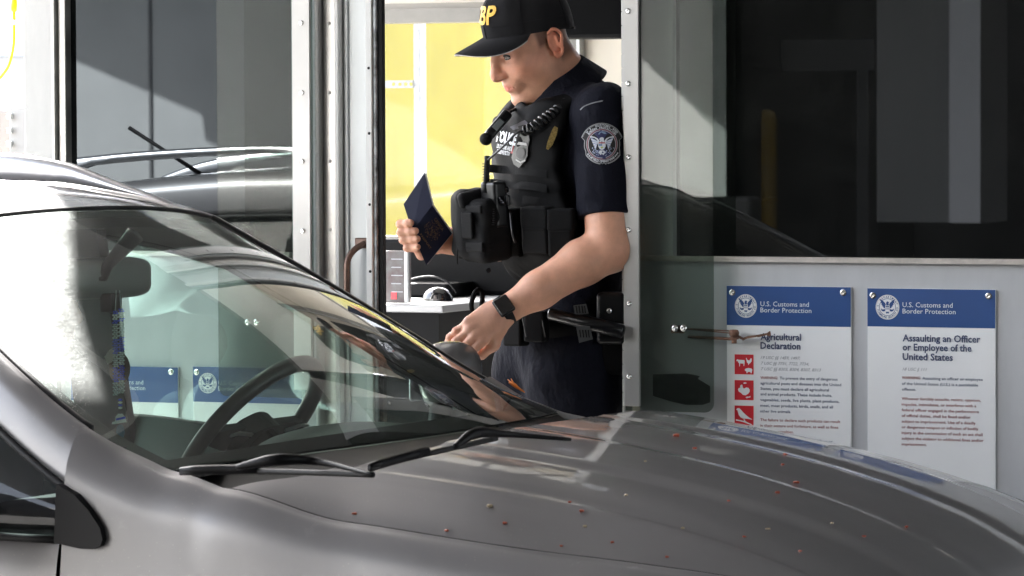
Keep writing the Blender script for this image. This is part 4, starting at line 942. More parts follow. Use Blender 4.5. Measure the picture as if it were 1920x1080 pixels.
g.tube([tw[0] - [.004, 0, -.006], tw[1]], [.001, .003], 6); g.tube([tw[0] + [.004, 0, .008], tw[1]], [.001, .003], 6)
o = g.build('fallen_flower', mat('orange_petal', (.80, .22, .03), .5), smooth=True); tag(o, 'orange trumpet flower lying on the windshield pillar edge', 'flower')
# ================================================================== FIGURES: implicit surfaces
BF = np.array([r0, f0, u0])             # figure frame: right, away, up (metres from the lens point)
def J(px, py, b): return BF @ (PD(px, py, b) - CAM)
def toW(V): return np.asarray(V) @ BF + CAM
class SDF:
    def __init__(s, lo, hi, h):
        s.h = h; s.lo = np.asarray(lo, float); s.n = np.ceil((np.asarray(hi) - s.lo) / h).astype(int) + 1
        s.A = np.full(s.n, 9., np.float32)
    def blk(s, lo, hi, mar):
        i0 = np.maximum(0, np.floor((lo - mar - s.lo) / s.h).astype(int)); i1 = np.minimum(s.n, np.ceil((hi + mar - s.lo) / s.h).astype(int) + 1)
        if (i1 <= i0).any(): return None, None
        ax = [s.lo[k] + s.h * np.arange(i0[k], i1[k]) for k in range(3)]
        return tuple(slice(a, b) for a, b in zip(i0, i1)), np.stack(np.meshgrid(*ax, indexing='ij'), -1).astype(np.float32)
    def comb(s, sl, d, k, mode):
        A = s.A[sl]
        if mode == 'sub': d = -d; h = np.clip(.5 - .5 * (A - d) / max(k, 1e-5), 0, 1) if k > 0 else None; R = np.maximum(A, d) if k <= 0 else A * (1 - h) + d * h + k * h * (1 - h)
        else:
            if k <= 0: R = np.minimum(A, d)
            else: h = np.clip(.5 + .5 * (A - d) / k, 0, 1); R = A * (1 - h) + d * h - k * h * (1 - h)
        s.A[sl] = R
    def cap(s, p, q, r, r2=None, k=.01, mode='add'):
        p = np.asarray(p, float); q = np.asarray(q, float); r2 = r if r2 is None else r2; R = max(r, r2)
        sl, X = s.blk(np.minimum(p, q) - R, np.maximum(p, q) + R, k + 4 * s.h)
        if sl is None: return s
        d = q - p; t = np.clip(((X - p) @ d) / (d @ d), 0, 1)
        s.comb(sl, (np.linalg.norm(X - p - t[..., None] * d, axis=-1) - (r + (r2 - r) * t)).astype(np.float32), k, mode); return s
    def chain(s, pts, rs, k=.01):
        for i in range(len(pts) - 1): s.cap(pts[i], pts[i + 1], rs[i], rs[i + 1], k)
        return s
    def ell(s, c, r, M_=None, k=.01, mode='add', p=2.):
        c = np.asarray(c, float); r = np.asarray(r, float); R = r.max() if M_ is not None else r
        sl, X = s.blk(c - R, c + R, k + 4 * s.h)
        if sl is None: return s
        Y = X - c
        if M_ is not None: Y = Y @ np.asarray(M_).T
        if p == 2.: k0 = np.linalg.norm(Y / r, axis=-1); k1 = np.linalg.norm(Y / (r * r), axis=-1) + 1e-9; d = k0 * (k0 - 1) / k1
        else: k0 = (np.abs(Y / r) ** p).sum(-1) ** (1 / p); d = (k0 - 1) * r.min()
        s.comb(sl, d.astype(np.float32), k, mode); return s
    def box(s, c, r, M_=None, rd=.01, k=.005, mode='add'):
        c = np.asarray(c, float); r = np.asarray(r, float); R = np.linalg.norm(r)
        sl, X = s.blk(c - R, c + R, k + 4 * s.h)
        if sl is None: return s
        Y = X - c
        if M_ is not None: Y = Y @ np.asarray(M_).T
        q = np.abs(Y) - (r - rd); d = np.linalg.norm(np.maximum(q, 0), axis=-1) + np.minimum(q.max(-1), 0) - rd
        s.comb(sl, d.astype(np.float32), k, mode); return s
    def warp(s, fn):
        ax = [s.lo[k] + s.h * np.arange(s.n[k]) for k in range(3)]
        m = np.abs(s.A) < .04; I = np.argwhere(m); X = s.lo + I * s.h; s.A[m] += fn(X).astype(np.float32); return s
    def mesh(s):
        A = np.clip(s.A, -3 * s.h, 3 * s.h); g = vdb.FloatGrid(3 * s.h); g.copyFromArray(A.astype(np.float32)); P, Q = g.convertToQuads(0.0)
        return P * s.h + s.lo, Q
    def build(s, name, mat, parent, label=None, smooth_it=0):
        V, Q = s.mesh()
        o = mk(name, toW(V), Q, mat, parent, smooth=True)
        bm = bmesh.new(); bm.from_mesh(o.data)
        for _ in range(smooth_it): bmesh.ops.smooth_vert(bm, verts=bm.verts, factor=.5, use_axis_x=True, use_axis_y=True, use_axis_z=True)
        bmesh.ops.recalc_face_normals(bm, faces=bm.faces); bm.to_mesh(o.data); bm.free()
        if label: o['label'] = label
        return o
def frame(yaw, pitch=0., roll=0.):
    """rows: forward, left, up of a body part facing image-left turned yaw degrees to the camera, pitched down"""
    y, p = radians(yaw), radians(pitch); fh = np.array([-cos(y), -sin(y), 0]); z = np.array([0, 0, 1.])
    fw = fh * cos(p) - z * sin(p); up = z * cos(p) + fh * sin(p); lf = np.cross(up, fw)
    if roll:
        r_ = radians(roll); lf, up = lf * cos(r_) + up * sin(r_), up * cos(r_) - lf * sin(r_)
    return np.array([fw, lf, up])
def wob(am, sc, seed=0):
    R_ = np.random.RandomState(seed); K = R_.normal(size=(7, 3)) * sc; ph = R_.rand(7) * 6.28
    return lambda X: am * sum(np.sin(X @ K[i] + ph[i] + 1.5 * np.sin(X @ K[(i + 3) % 7] * .6)) for i in range(7)) / 2.6
def head_sdf(S, H, HM, sc=1., mouth=True):
    """adult male head in head coordinates (forward, left, up)"""
    T = lambda x, y, z: H + sc * (np.array([x, y, z]) @ HM)
    S.ell(T(-.007, 0, .045), np.array([.091, .077, .086]) * sc, HM, k=.0)
    S.ell(T(.030, 0, .0), np.array([.068, .066, .085]) * sc, HM, k=.03)
    S.ell(T(.036, 0, -.045), np.array([.052, .050, .058]) * sc, HM, k=.025)
    for sg in (1, -1):
        S.cap(T(-.008, .058 * sg, -.035), T(.012, .050 * sg, -.070), .015 * sc, .016 * sc, k=.025)
        S.cap(T(.012, .050 * sg, -.070), T(.066, .020 * sg, -.098), .015 * sc, .014 * sc, k=.022)
        S.ell(T(.062, .040 * sg, -.020), np.array([.022, .023, .022]) * sc, HM, k=.022)
        S.cap(T(.085, .012 * sg, .030), T(.070, .048 * sg, .030), .010 * sc, .009 * sc, k=.014)
        S.ell(T(.092, .031 * sg, .010), np.array([.014, .017, .011]) * sc, HM, k=.014, mode='sub')
        S.ell(T(.072, .031 * sg, .009), np.array([.0155, .0155, .0135]) * sc, HM, k=.006)
        S.cap(T(.0875, .018 * sg, .0115), T(.076, .044 * sg, .0105), .0028 * sc, .0026 * sc, k=.004)
        S.ell(T(.099, .0125 * sg, -.030), np.array([.011, .0075, .0085]) * sc, HM, k=.007)
        S.ell(T(.104, .0072 * sg, -.0395), np.array([.006, .0036, .004]) * sc, HM, k=.002, mode='sub')
    for sg in (1, -1): S.ell(T(.022, .047 * sg, -.045), np.array([.034, .020, .036]) * sc, HM, k=.022)
    S.ell(T(.074, 0, -.100), np.array([.0205, .022, .0175]) * sc, HM, k=.02)
    S.chain([T(.090, 0, .026), T(.1015, 0, .002), T(.1115, 0, -.022), T(.1135, 0, -.0295)], [.0085 * sc, .0085 * sc, .0098 * sc, .0098 * sc], k=.010)
    S.ell(T(.106, 0, -.037), np.array([.008, .006, .005]) * sc, HM, k=.006)
    S.ell(T(.078, 0, -.060), np.array([.0205, .029, .024]) * sc, HM, k=.014)
    # lips
    S.cap(T(.0965, .003, -.0565), T(.089, .020, -.061), .0046 * sc, .0024 * sc, k=.005)
    S.cap(T(.0965, -.003, -.0565), T(.089, -.020, -.061), .0046 * sc, .0024 * sc, k=.005)
    S.cap(T(.0935, .004, -.0685), T(.087, .019, -.0640), .0054 * sc, .0024 * sc, k=.005)
    S.cap(T(.0935, -.004, -.0685), T(.087, -.019, -.0640), .0054 * sc, .0024 * sc, k=.005)
    S.cap(T(.110, 0, -.0628), T(.087, .024, -.0628), .0016 * sc, .0012 * sc, k=.0015, mode='sub')
    S.cap(T(.110, 0, -.0628), T(.087, -.024, -.0628), .0016 * sc, .0012 * sc, k=.0015, mode='sub')
    S.cap(T(.098, -.012, -.083), T(.098, .012, -.083), .0055 * sc, .0055 * sc, k=.010, mode='sub')
    for sg in (1, -1):   # ears
        e = HM.copy(); a_ = radians(22) * sg
        e = np.array([HM[0] * cos(a_ * sg) + HM[1] * sin(a_), HM[1] * cos(a_) - HM[0] * sin(a_), HM[2]])
        c = T(-.014, .0805 * sg, .000)
        t = np.linspace(-2.3, 2.15, 14)
        pts = [c + sc * (np.array([-.0165 * cos(u_) * (1.1 if sin(u_) > 0 else .8) + .0, .006 * sg + .004 * sg * cos(u_), .031 * sin(u_)]) @ np.array([HM[0], HM[1], HM[2]])) for u_ in t]
        pts = [p_ + sc * (np.array([-.004 if sin(u_) > .2 else 0., 0, 0]) @ HM) for p_, u_ in zip(pts, t)]
        S.chain(pts, [.0036 * sc] * len(pts), k=.003)
        S.ell(c + sc * (np.array([-.003, -.001 * sg, .0]) @ HM), np.array([.017, .0045, .029]) * sc, HM, k=.004)
        S.ell(c + sc * (np.array([.004, .007 * sg, -.002]) @ HM), np.array([.0065, .006, .011]) * sc, HM, k=.003, mode='sub')
        S.cap(c + sc * (np.array([-.006, .007 * sg, -.012]) @ HM), c + sc * (np.array([-.008, .007 * sg, .014]) @ HM), .0028 * sc, .0028 * sc, k=.003)
        S.ell(c + sc * (np.array([.004, .003 * sg, -.029]) @ HM), np.array([.007, .004, .008]) * sc, HM, k=.005)
    return T
def skin_material(name, col, dark):
    m = mat(name, col, .5, sub=.10, noise=.11, nscale=38, bump=.35, bscale=330, rvar=.08, bdist=.0012)
    t = m.node_tree; b = t.nodes['Principled BSDF']; lk = b.inputs['Base Color'].links[0].from_socket
    at = t.nodes.new('ShaderNodeAttribute'); at.attribute_name = 'tone'
    mx = t.nodes.new('ShaderNodeMix'); mx.data_type = 'RGBA'; mx.blend_type = 'MULTIPLY'; mx.inputs[0].default_value = 1
    t.links.new(lk, mx.inputs[6]); t.links.new(at.outputs['Color'], mx.inputs[7]); t.links.new(mx.outputs[2], b.inputs['Base Color'])
    return m
def tone(o, H, HM, sc, capline, stubble=.42):
    """colouring of the skin itself: lips, flushed cheeks and ears, shaved hair, beard shadow"""
    me = o.data; n = len(me.vertices); co_ = np.empty(n * 3); me.vertices.foreach_get('co', co_); W = co_.reshape(-1, 3)
    V = ((W - CAM) @ BF.T - H) @ HM.T / sc; x, y, z = V.T; C = np.ones((n, 4)); ay = np.abs(y)
    inh = (x * x + y * y + z * z) < .15 ** 2
    def mul(w, c): C[:, :3] *= 1 - w[:, None] * (1 - np.asarray(c))
    lip = inh * np.exp(-((z + .063) / .0085) ** 4) * np.exp(-(ay / .021) ** 4) * (x > .082); mul(lip, (.92, .52, .55))
    ch = inh * np.exp(-((z + .02) / .03) ** 2) * np.exp(-((ay - .05) / .03) ** 2) * (x > .01); mul(ch * .6, (1., .80, .80))
    ns = inh * np.exp(-((z + .025) / .02) ** 2) * (x > .095); mul(ns * .5, (1, .82, .80))
    er = inh * (ay > .079) * (z < .04); mul(er * .8, (1., .66, .60))
    brd = inh * sm(-.035, -.06, z) * sm(.0, .03, x + .02) * (1 - lip); mul(brd * stubble, (.66, .64, .62))
    brow = inh * np.exp(-((z - .0335 + .0 * ay) / .0042) ** 2) * (ay > .012) * (ay < .052) * (x > .05); mul(brow * .9, (.30, .25, .22))
    hr = inh * sm(-.012, .012, z + .0 + .0 * x) * sm(.030, .012, x + .12 * (z < 0)) * (ay > .0) * (ay < .0815) ; hb2 = inh * sm(-.045, -.025, x * -1 - .03 + .0) * 0
    back = inh * sm(-.018, -.030, x) * sm(-.060, -.035, z)
    side = inh * sm(.026, .014, x) * sm(-.006, .010, z) * (ay < .079)
    w = np.clip(back + side, 0, 1) * (ay < .0795); rn = .85 + .15 * np.sin(V @ np.array([900, 1300, 1700.])) ; mul(w * .93, (.24, .19, .165)); C[:, :3] *= (1 - w * .25 * (1 - rn))[:, None]
    a = me.color_attributes.new('tone', 'FLOAT_COLOR', 'POINT'); a.data.foreach_set('color', C.ravel())

# ------------------------------------------------------------------ the officer
pers = empty('person', tuple(toW(J(1060, 900, .12))[:2]) + (FL,), 0, 'officer in navy uniform, black vest and cap leaning out of the booth doorway', 'person')
HS = 1.04; H = J(996, 84, 0.); HM = frame(28, 25, -2)
BM = frame(27, 6)
B0 = J(1064, 300, .06); Z3 = np.array([0, 0, 1.])
def Bp(f_, l_, u_): return B0 + f_ * BM[0] + l_ * BM[1] + u_ * Z3
S = SDF(J(720, 990, 0) - [0, .62, .0], J(1230, -40, 0) + [0, .55, 0], .0028)
T = head_sdf(S, H, HM, HS)
nb = J(1082, 190, .06)
S.cap(T(-.032, 0, -.045), nb, .060, .068, k=.03)
S.cap(T(.0, 0, -.06), J(1058, 205, .03), .052, .060, k=.03)
S.ell(Bp(0, 0, 0), (.105, .165, .19), BM, k=.05); S.ell(Bp(0, 0, -.22), (.10, .145, .18), BM, k=.05)
S.ell(J(1065, 600, .06), (.11, .16, .14), BM, k=.05)
hipc = J(1068, 680, .06)
for sd in (1, -1): S.chain([hipc + BM[1] * .09 * sd, hipc + BM[1] * .10 * sd + [.0, 0, -.40], hipc + BM[1] * .11 * sd + [.03, 0, -.80]], [.085, .06, .045], k=.03)
# left arm (nearest the lens)
shL = J(1130, 222, -.12); elL = J(1142, 462, -.15); wrL = J(941, 586, -.20)
S.cap(shL, elL, .062, .052, k=.03)
S.chain([elL + [.004, 0, -.006], J(1092, 492, -.16), J(1010, 544, -.185), wrL], [.051, .0515, .042, .0295], k=.02)
S.ell(J(1152, 476, -.15), (.028, .028, .028), k=.03)
# left hand: back of the hand to the lens, fingers hanging over the car door
hv = J(872, 634, -.23) - wrL; hv /= np.linalg.norm(hv); hn = np.array([-.25, -.93, .25]); hn -= hv * (hn @ hv); hn /= np.linalg.norm(hn); hw = np.cross(hn, hv)
HL = np.array([hv, hw, hn])
S.ell(wrL + hv * .048, (.052, .041, .0165), HL, k=.018, p=2.6)
S.ell(wrL + hv * .020 - hw * .0, (.03, .031, .018), HL, k=.02)
kn = [wrL + hv * (.088 - .004 * abs(i - 1.2) ** 1.5) + hw * o_ + hn * (.003 - .002 * abs(i - 1.3)) for i, o_ in enumerate((.031, .011, -.009, -.027))]
def finger(S, p, d, n_, L_, r, cu, k=.004):
    """three phalanges curling away from normal n_"""
    pts = [p]; a = 0.
    for i, l in enumerate(L_):
        a += cu[i]; pts.append(pts[-1] + l * (d * cos(a) - n_ * sin(a)))
    S.chain(pts, [r, r * .94, r * .86, r * .72], k=k)
    for q in pts[1:3]: S.ell(q, (r * 1.04,) * 3, k=k)
    return pts
for i, (p_, l_) in enumerate(zip(kn, (.042, .046, .043, .034))):
    S.ell(p_ - hv * .002 + hn * .003, (.0115, .0095, .0085), HL, k=.008)
    finger(S, p_ - hv * .008, hv + hw * (.10 - .07 * i), hn, (l_ + .006, l_ * .66, l_ * .5), .0107 - .0008 * (i == 3), (.22 + .06 * i, .35, .3))
th0 = wrL + hv * .03 + hw * .030 - hn * .006
S.chain([th0, th0 + hv * .030 + hw * .018 - hn * .012, th0 + hv * .062 + hw * .014 - hn * .026, th0 + hv * .085 + hw * .004 - hn * .036], [.015, .0125, .011, .008], k=.008)
# tendons
for i in range(4): S.cap(wrL + hv * .03 + hw * (.016 - .011 * i) + hn * .0135, kn[i] + hn * .004, .0022, .003, k=.006)
# right arm, mostly behind the pouches, holding the passport
PBP = -.02
shR = J(1010, 225, .24); elR = J(935, 450, .22); wrR = J(826, 452, .035)
S.cap(shR, elR, .055, .047, k=.03); S.chain([elR, J(895, 452, .15), wrR], [.046, .043, .029], k=.02)
S.ell(J(800, 447, .022), (.046, .018, .040), None, k=.016)
for i, (yk, xl, xt, yt) in enumerate(((420, 751, 778, 418), (436, 752, 787, 433), (450, 757, 790, 448), (465, 764, 791, 463))):
    p0 = J(781, yk + 1, .020); p1 = J(xl, yk, .016); p2 = J(xl - 1, yk, -.010 ); p3 = J((xl + xt) / 2, (yk + yt) / 2, -.0215 + .002 * i); p4 = J(xt - 8, yt, PBP - .007)
    r = .0098 if i < 3 else .0088
    S.chain([p0, p1, p2, p3, p4], [r * 1.1, r * 1.04, r, r * .97, r * .86], k=.004)
    S.ell(p3, (r * 1.03,) * 3, k=.004)
S.chain([J(806, 462, .02), J(790, 478, .008), J(782, 470, -.001)], [.014, .011, .009], k=.008)
M['skin'] = skin_material('skin', (.72, .375, .25), None)
body_o = S.build('body', M['skin'], pers); tone(body_o, H, HM, HS, 0)
# fingernails on the hand with the passport
g = G()
for (xt, yt) in ((774, 416), (782, 431), (786, 446)):
    pass
# eyes
ew = mat('eye_white', (.34, .30, .28), .2, coat=.5); ei = mat('iris', (.05, .03, .02), .15, coat=.8); lash = mat('lash', (.02, .012, .01), .7)
for sg in (1, -1):
    c = np.array([.072, .031 * sg, .009])
    def ep(az, el, r): return toW(H + HS * ((c + r * np.stack([np.cos(el) * np.cos(az), np.cos(el) * np.sin(az), np.sin(el)], -1)) @ HM))
    az = np.linspace(-.80, .80, 21); up_ = -.12 + .36 * (1 - (az / .8) ** 2) ** .7; dn_ = -.12 - .17 * (1 - (az / .8) ** 2) ** .7
    k = np.linspace(0, 1, 7)[:, None]; off = .12 * sg
    A_, E_2 = az[None] + off + 0 * k, up_[None] * k + dn_[None] * (1 - k)
    eo = G().grid(ep(A_, E_2, .0166)).build('eye', ew, pers, smooth=True)
    t = np.linspace(0, 2 * pi, 24, endpoint=False); ic = (.10 * sg + .0, -.10); g = G(); g.add(ep(ic[0] + .30 * np.cos(t), np.clip(ic[1] + .30 * np.sin(t), -.27, .20), .0170), [list(range(24))]); g.build('iris', ei, eo)
    G().tube(ep(az + off, up_ + .03, .0168), .0013, 6).build('eyelash', lash, eo, smooth=True)
    G().tube(ep(az + off, dn_ - .04, .0164), .0011, 6).tube(ep(az + off, up_ + .16, .0164), .0014, 6).build('eyelid', M['skin'], eo, smooth=True)

# cap
capm = mat('cap_cloth', (.013, .0125, .014), .9, spec=.2, noise=.12, nscale=30, bump=.35, bscale=900, bdist=.0006)
def dome(th, ph, off=0.):
    """cap crown: th round the head from the front, ph from rim (0) to top (1)"""
    r = np.cos(ph * pi / 2) ** .62; zz = np.sin(ph * pi / 2) ** .95
    x = -.004 + (np.where(np.cos(th) > 0, .114, .100) + off) * np.cos(th) * r - .012 * ph; y = (.0865 + off) * np.sin(th) * r
    rim = .030 + .014 * np.cos(th) - .004 * np.cos(2 * th)
    z = rim * (1 - ph) + .03 * ph + (.118 + off) * zz * 1.0
    x = x + .010 * np.cos(th) * np.sin(ph * pi) * (np.cos(th) > 0)
    return x, y, z
th, ph = np.meshgrid(np.linspace(0, 2 * pi, 96, endpoint=False), np.linspace(0, .995, 34), indexing='ij')
X_, Y_, Z_ = dome(th, ph); wr = .0012 * np.sin(9 * th + 3 * ph) * np.sin(ph * 3)
HC = frame(28, 15, -2)
def TH(x, y, z): return toW(H + HS * (np.stack([x - .004, y, z - .002], -1) @ HC))
cap = G().grid(TH(X_ + wr, Y_ + wr, Z_), cu=True).build('cap', capm, pers, smooth=True)
g = G()
for k in range(6):
    a_ = k * pi / 3; ph_ = np.linspace(.02, .99, 30); x, y, z = dome(np.full(30, a_), ph_, .0008); g.tube(TH(x, y, z), .0010, 5)
t_ = np.linspace(0, 2 * pi, 90, endpoint=False); x, y, z = dome(t_, np.full(90, .015), .0006); g.tube(TH(x, y, z), .0011, 5, closed=True)
x, y, z = dome(t_, np.full(90, .15), .0004); g.tube(TH(x, y, z), .0006, 4, closed=True)
g.build('seam_stitching', capm, cap, smooth=True)
G().lathe(TH(*[np.array(v) for v in dome(np.array(0.), np.array(.999), .0)]), HC[2] @ BF, [(.007, -.001), (.006, .003), (.002, .005)], 12).build('cap_button', capm, cap, smooth=True)
# brim
u_, v_ = np.meshgrid(np.linspace(-1, 1, 49), np.linspace(0, 1, 20), indexing='ij')
def brim(u, v, dz=0.):
    a = u * 1.16; x0, y0, z0 = dome(a, np.zeros_like(a) + .01, -.001)
    b = np.clip(np.abs(u), 0, 1) ** 1.0 * pi / 2; xe, ye, ze = dome(np.array(1.16), np.array(.01), -.001)
    xo = xe + (.190 - xe) * np.cos(b) ** .85; yo = np.sign(u) * (ye + .002) * np.sin(b) ** .9
    x = x0 * (1 - v) + xo * v; y = y0 * (1 - v) + yo * v
    z = z0 - v * (.014 * np.cos(b) + .038 * np.sin(b) ** 2 * np.cos(b) ** .35) + dz + .005 * v * (1 - v)
    return x, y, z
tp = TH(*brim(u_, v_, .0016)); bt = TH(*brim(u_, v_, -.0016))
g = G().grid(tp).grid(bt); g.grid(np.stack([tp[:, -1], bt[:, -1]])); br = g.build('brim', capm, cap, smooth=True)
x, y, z = brim(np.linspace(-.97, .97, 60), np.ones(60), -.0012); G().tube(TH(x + .0006, y, z), .0011, 6).build('brim_piping', mat('piping', (.55, .52, .52), .6), cap, smooth=True)
for vv_ in (.25, .45, .65, .82):
    x, y, z = brim(np.linspace(-.9, .9, 50), np.full(50, vv_), .0019)
# gold letters wrapped on the crown
gold = mat('gold_thread', (.55, .33, .035), .45, metal=.3, noise=.25, nscale=300, bump=.4, bscale=600)
g = G(); s_ = 'CBP'; V, F = text_mesh('CBP', .03, .12, 3)
b = bmesh.new(); vs = [b.verts.new((v[0], v[1], 0)) for v in V]
for f in F:
    try: b.faces.new([vs[i] for i in f])
    except ValueError: pass
bmesh.ops.subdivide_edges(b, edges=b.edges[:], cuts=2, use_grid_fill=True)
b.verts.index_update(); V = np.array([v.co[:2] for v in b.verts]); F = [[v.index for v in f.verts] for f in b.faces]; b.free()
wd_ = np.ptp(V[:, 0]); A_ = ((V[:, 0] - V[:, 0].min()) / wd_ - .5); th_ = A_ * 1.12 - .07; ph_ = .20 + V[:, 1] / CAPH * .245
x, y, z = dome(th_, ph_, .0022)
g.add(TH(x, y, z), F); g.build('gold_letters', gold, cap)
# ------------------------------------------------------------------ uniform
nav = mat('navy_cloth', (.0045, .005, .0105), .85, spec=.15, noise=.15, nscale=60, bump=.8, bscale=17, bdist=.016, stretch=(1.2, 1.2, .8))
blk = mat('black_nylon', (.0035, .0035, .004), .7, spec=.12, noise=.2, nscale=80, bump=.6, bscale=900, bdist=.0006)
blk2 = mat('black_mesh', (.0055, .0055, .006), .75, spec=.12, noise=.3, nscale=300, bump=.8, bscale=1200, bdist=.0008)
bpl = mat('black_hard', (.005, .005, .006), .3, spec=.35)
S = SDF(J(840, 780, 0) - [0, .40, 0], J(1240, 80, 0) + [0, .50, 0], .0036)
S.ell(Bp(0, 0, .01), (.128, .185, .20), BM, k=.0); S.ell(Bp(-.012, 0, -.20), (.122, .165, .20), BM, k=.05)
S.ell(J(1062, 590, .06), (.128, .175, .13), BM, k=.05)
S.cap(J(1090, 218, .06) + BM[1] * .05, shL + [0, 0, .012], .070, .068, k=.05); S.cap(J(1075, 222, .08) - BM[1] * .05, shR, .070, .062, k=.05)
S.cap(nb + [.02, 0, -.03], J(1085, 240, .06), .075, .10, k=.04)
d_ = elL - shL; hemL = shL + d_ * .765
du_ = d_ / np.linalg.norm(d_); SL_ = SDF(S.lo, S.lo + S.h * (S.n - 1), S.h); SL_.A = np.full(S.n, 9., np.float32); SL_.chain([shL + [-.004, 0, -.004], shL + d_ * .4, hemL + d_ * .1], [.070, .067, .066], k=.02); SL_.box(hemL + du_ * .10, (.14, .14, .10), np.array([np.cross([0, 1., 0], du_), np.cross(du_, np.cross([0, 1., 0], du_)), du_]), rd=.0, k=.003, mode='sub'); 
S.A = np.minimum(S.A, SL_.A) if False else (lambda A, B, k: (lambda h: A * (1 - h) + B * h - k * h * (1 - h))(np.clip(.5 + .5 * (A - B) / k, 0, 1)))(S.A, SL_.A, .012)
dR = elR - shR; S.chain([shR, shR + dR * .72], [.064, .058], k=.03)
S.warp(wob(.0046, 24, 3))
S.warp(lambda X: .0022 * np.sin((X @ np.array([22., 8, -55])) + 2.2 * np.sin(X[:, 0] * 16 + X[:, 2] * 9)) * np.exp(-((X[:, 2] - J(0, 470, 0)[2]) / .16) ** 2))
S.build('shirt', nav, pers)
# collar: two stands
g = G()
ct_ = np.linspace(-2.35, 2.35, 40); cc_ = J(1058, 172, .035); CM = frame(26, 32)
def collar(t, v):
    r = .068 + .012 * v; back = (1 - np.cos(t)) / 2
    return cc_ + np.stack([r * np.cos(t) * 1.08 - .0, r * np.sin(t), .000 + .052 * (1 - v) + .0 * back], -1) @ CM + np.array([0, 0, 1.]) * (-.0)
tt_, vv_ = np.meshgrid(np.linspace(.25, 2 * pi - .25, 60), np.linspace(0, 1, 8), indexing='ij')
A1 = collar(tt_, vv_); A1o = cc_ + np.stack([(.074 + .030 * vv_) * np.cos(tt_) * 1.08, (.074 + .030 * vv_) * np.sin(tt_), .053 - .060 * vv_ - .010 * np.exp(-((tt_ - pi) / 2.4) ** 8) * 0 - .018 * np.exp(-(np.minimum(tt_, 2 * pi - tt_) / .7) ** 2) * vv_], -1) @ CM
g.grid(toW(A1)).grid(toW(A1o)).grid(toW(np.stack([A1[:, 0], A1o[:, 0]]))).build('collar', nav, pers, smooth=True)
# trousers
S = SDF(J(840, 1000, 0) - [0, .40, .75], J(1240, 560, 0) + [0, .50, 0], .006)
S.ell(J(1062, 625, .06), (.145, .19, .10), BM, k=.0)
for sd in (1, -1): S.chain([hipc + BM[1] * .085 * sd - [0.02, 0, .03], hipc + BM[1] * .10 * sd + [-.01, 0, -.38], hipc + BM[1] * .11 * sd + [.02, 0, -.84]], [.125, .092, .07], k=.05)
S.warp(wob(.004, 18, 5)); S.build('trousers', nav, pers)
S = SDF(J(840, 1000, 0) - [0, .40, .95], J(1240, 1000, 0) + [0, .50, -.5], .006)
for sd in (1, -1):
    a_ = hipc + BM[1] * .11 * sd; z_ = BF @ (np.array([0, 0, FL]) - CAM); zf = z_[2]
    S.cap([a_[0] + .02, a_[1], zf + .12], [a_[0] + .02, a_[1], zf + .05], .055, .05, k=.0); S.ell(np.array([a_[0], a_[1], zf + .045]) + BM[0] * .07, (.13, .05, .045), BM, k=.03)
S.build('boots', blk, pers)
# ------------------------------------------------------------------ vest (front and back panels with open sides)
S = SDF(J(830, 560, 0) - [0, .42, 0], J(1240, 120, 0) + [0, .50, 0], .0034)
S.ell(Bp(.012, 0, .0), (.146, .198, .215), BM, k=.0, p=2.4); S.ell(Bp(.002, 0, -.19), (.146, .185, .11), BM, k=.05, p=2.6)
S.ell(J(1108, 292, -.17), (.075, .12, .17), None, k=.02, mode='sub')       # armhole near
S.ell(J(1120, 330, -.13), (.072, .12, .14), None, k=.02, mode='sub')
S.ell(J(995, 290, .30), (.10, .12, .16), None, k=.02, mode='sub')
S.box(J(1050, 120, .05), (.25, .25, .075), None, k=.02, mode='sub')           # neckline
S.box(J(1020, 195, .04) , (.075, .09, .06), BM, rd=.03, k=.02, mode='sub')
S.ell(J(928, 178, -.03), (.052, .22, .056), None, k=.02, mode='sub')
S.chain([J(985, 268, -.055), J(1010, 232, -.075), J(1050, 203, -.07), J(1100, 183, -.04), J(1150, 180, 0), J(1172, 195, .02)], [.018, .019, .019, .019, .018, .016], k=.02)
S.chain([J(945, 262, .12), J(970, 225, .17), J(1010, 195, .2), J(1060, 180, .2)], [.018] * 4, k=.02)
S.warp(wob(.0022, 34, 8))
vest = S.build('vest', blk, pers)
def rbox(name, c, r, Mx, mat_, parent, rd=.006, h=.0025, extra=None, label=None):
    R = np.linalg.norm(r) + .02; S = SDF(c - R, c + R, h); S.box(c, r, Mx, rd=rd, k=0)
    if extra: extra(S)
    return S.build(name, mat_, parent, label)
# webbing bands on the chest
def on_vest(px, py, off=.0):
    """point on the vest front seen at a pixel (march into the ellipsoid)"""
    for b in np.linspace(-.25, .12, 260):
        p = J(px, py, b); q = (p - Bp(.012, 0, 0)) @ BM.T / np.array([.146, .198, .215]); q2 = (p - Bp(.002, 0, -.19)) @ BM.T / np.array([.146, .185, .11])
        if (np.abs(q) ** 2.4).sum() < 1 or (np.abs(q2) ** 2.6).sum() < 1: return J(px, py, b - off)
    return J(px, py, 0.02)
def ribbon(pxs, wpx, off, name, mat_, parent, th=.002):
    P = np.array([on_vest(*p, off) for p in pxs]); P = bez(P, 24); up = np.array([0, 0, wpx / 808 / 2]); f_ = np.array([0, -th, 0])
    return G().grid(toW(np.stack([P + up, P + up + f_ , P - up + f_, P - up])), cu=True).build(name, mat_, parent, smooth=False)
for y_ in (318, 345, 372, 398, 425): ribbon([(918, y_ - 2), (945, y_), (975, y_ + 2), (1003, y_ + 5), (1025, y_ + 9)], 15, .003, 'webbing', blk2, vest)
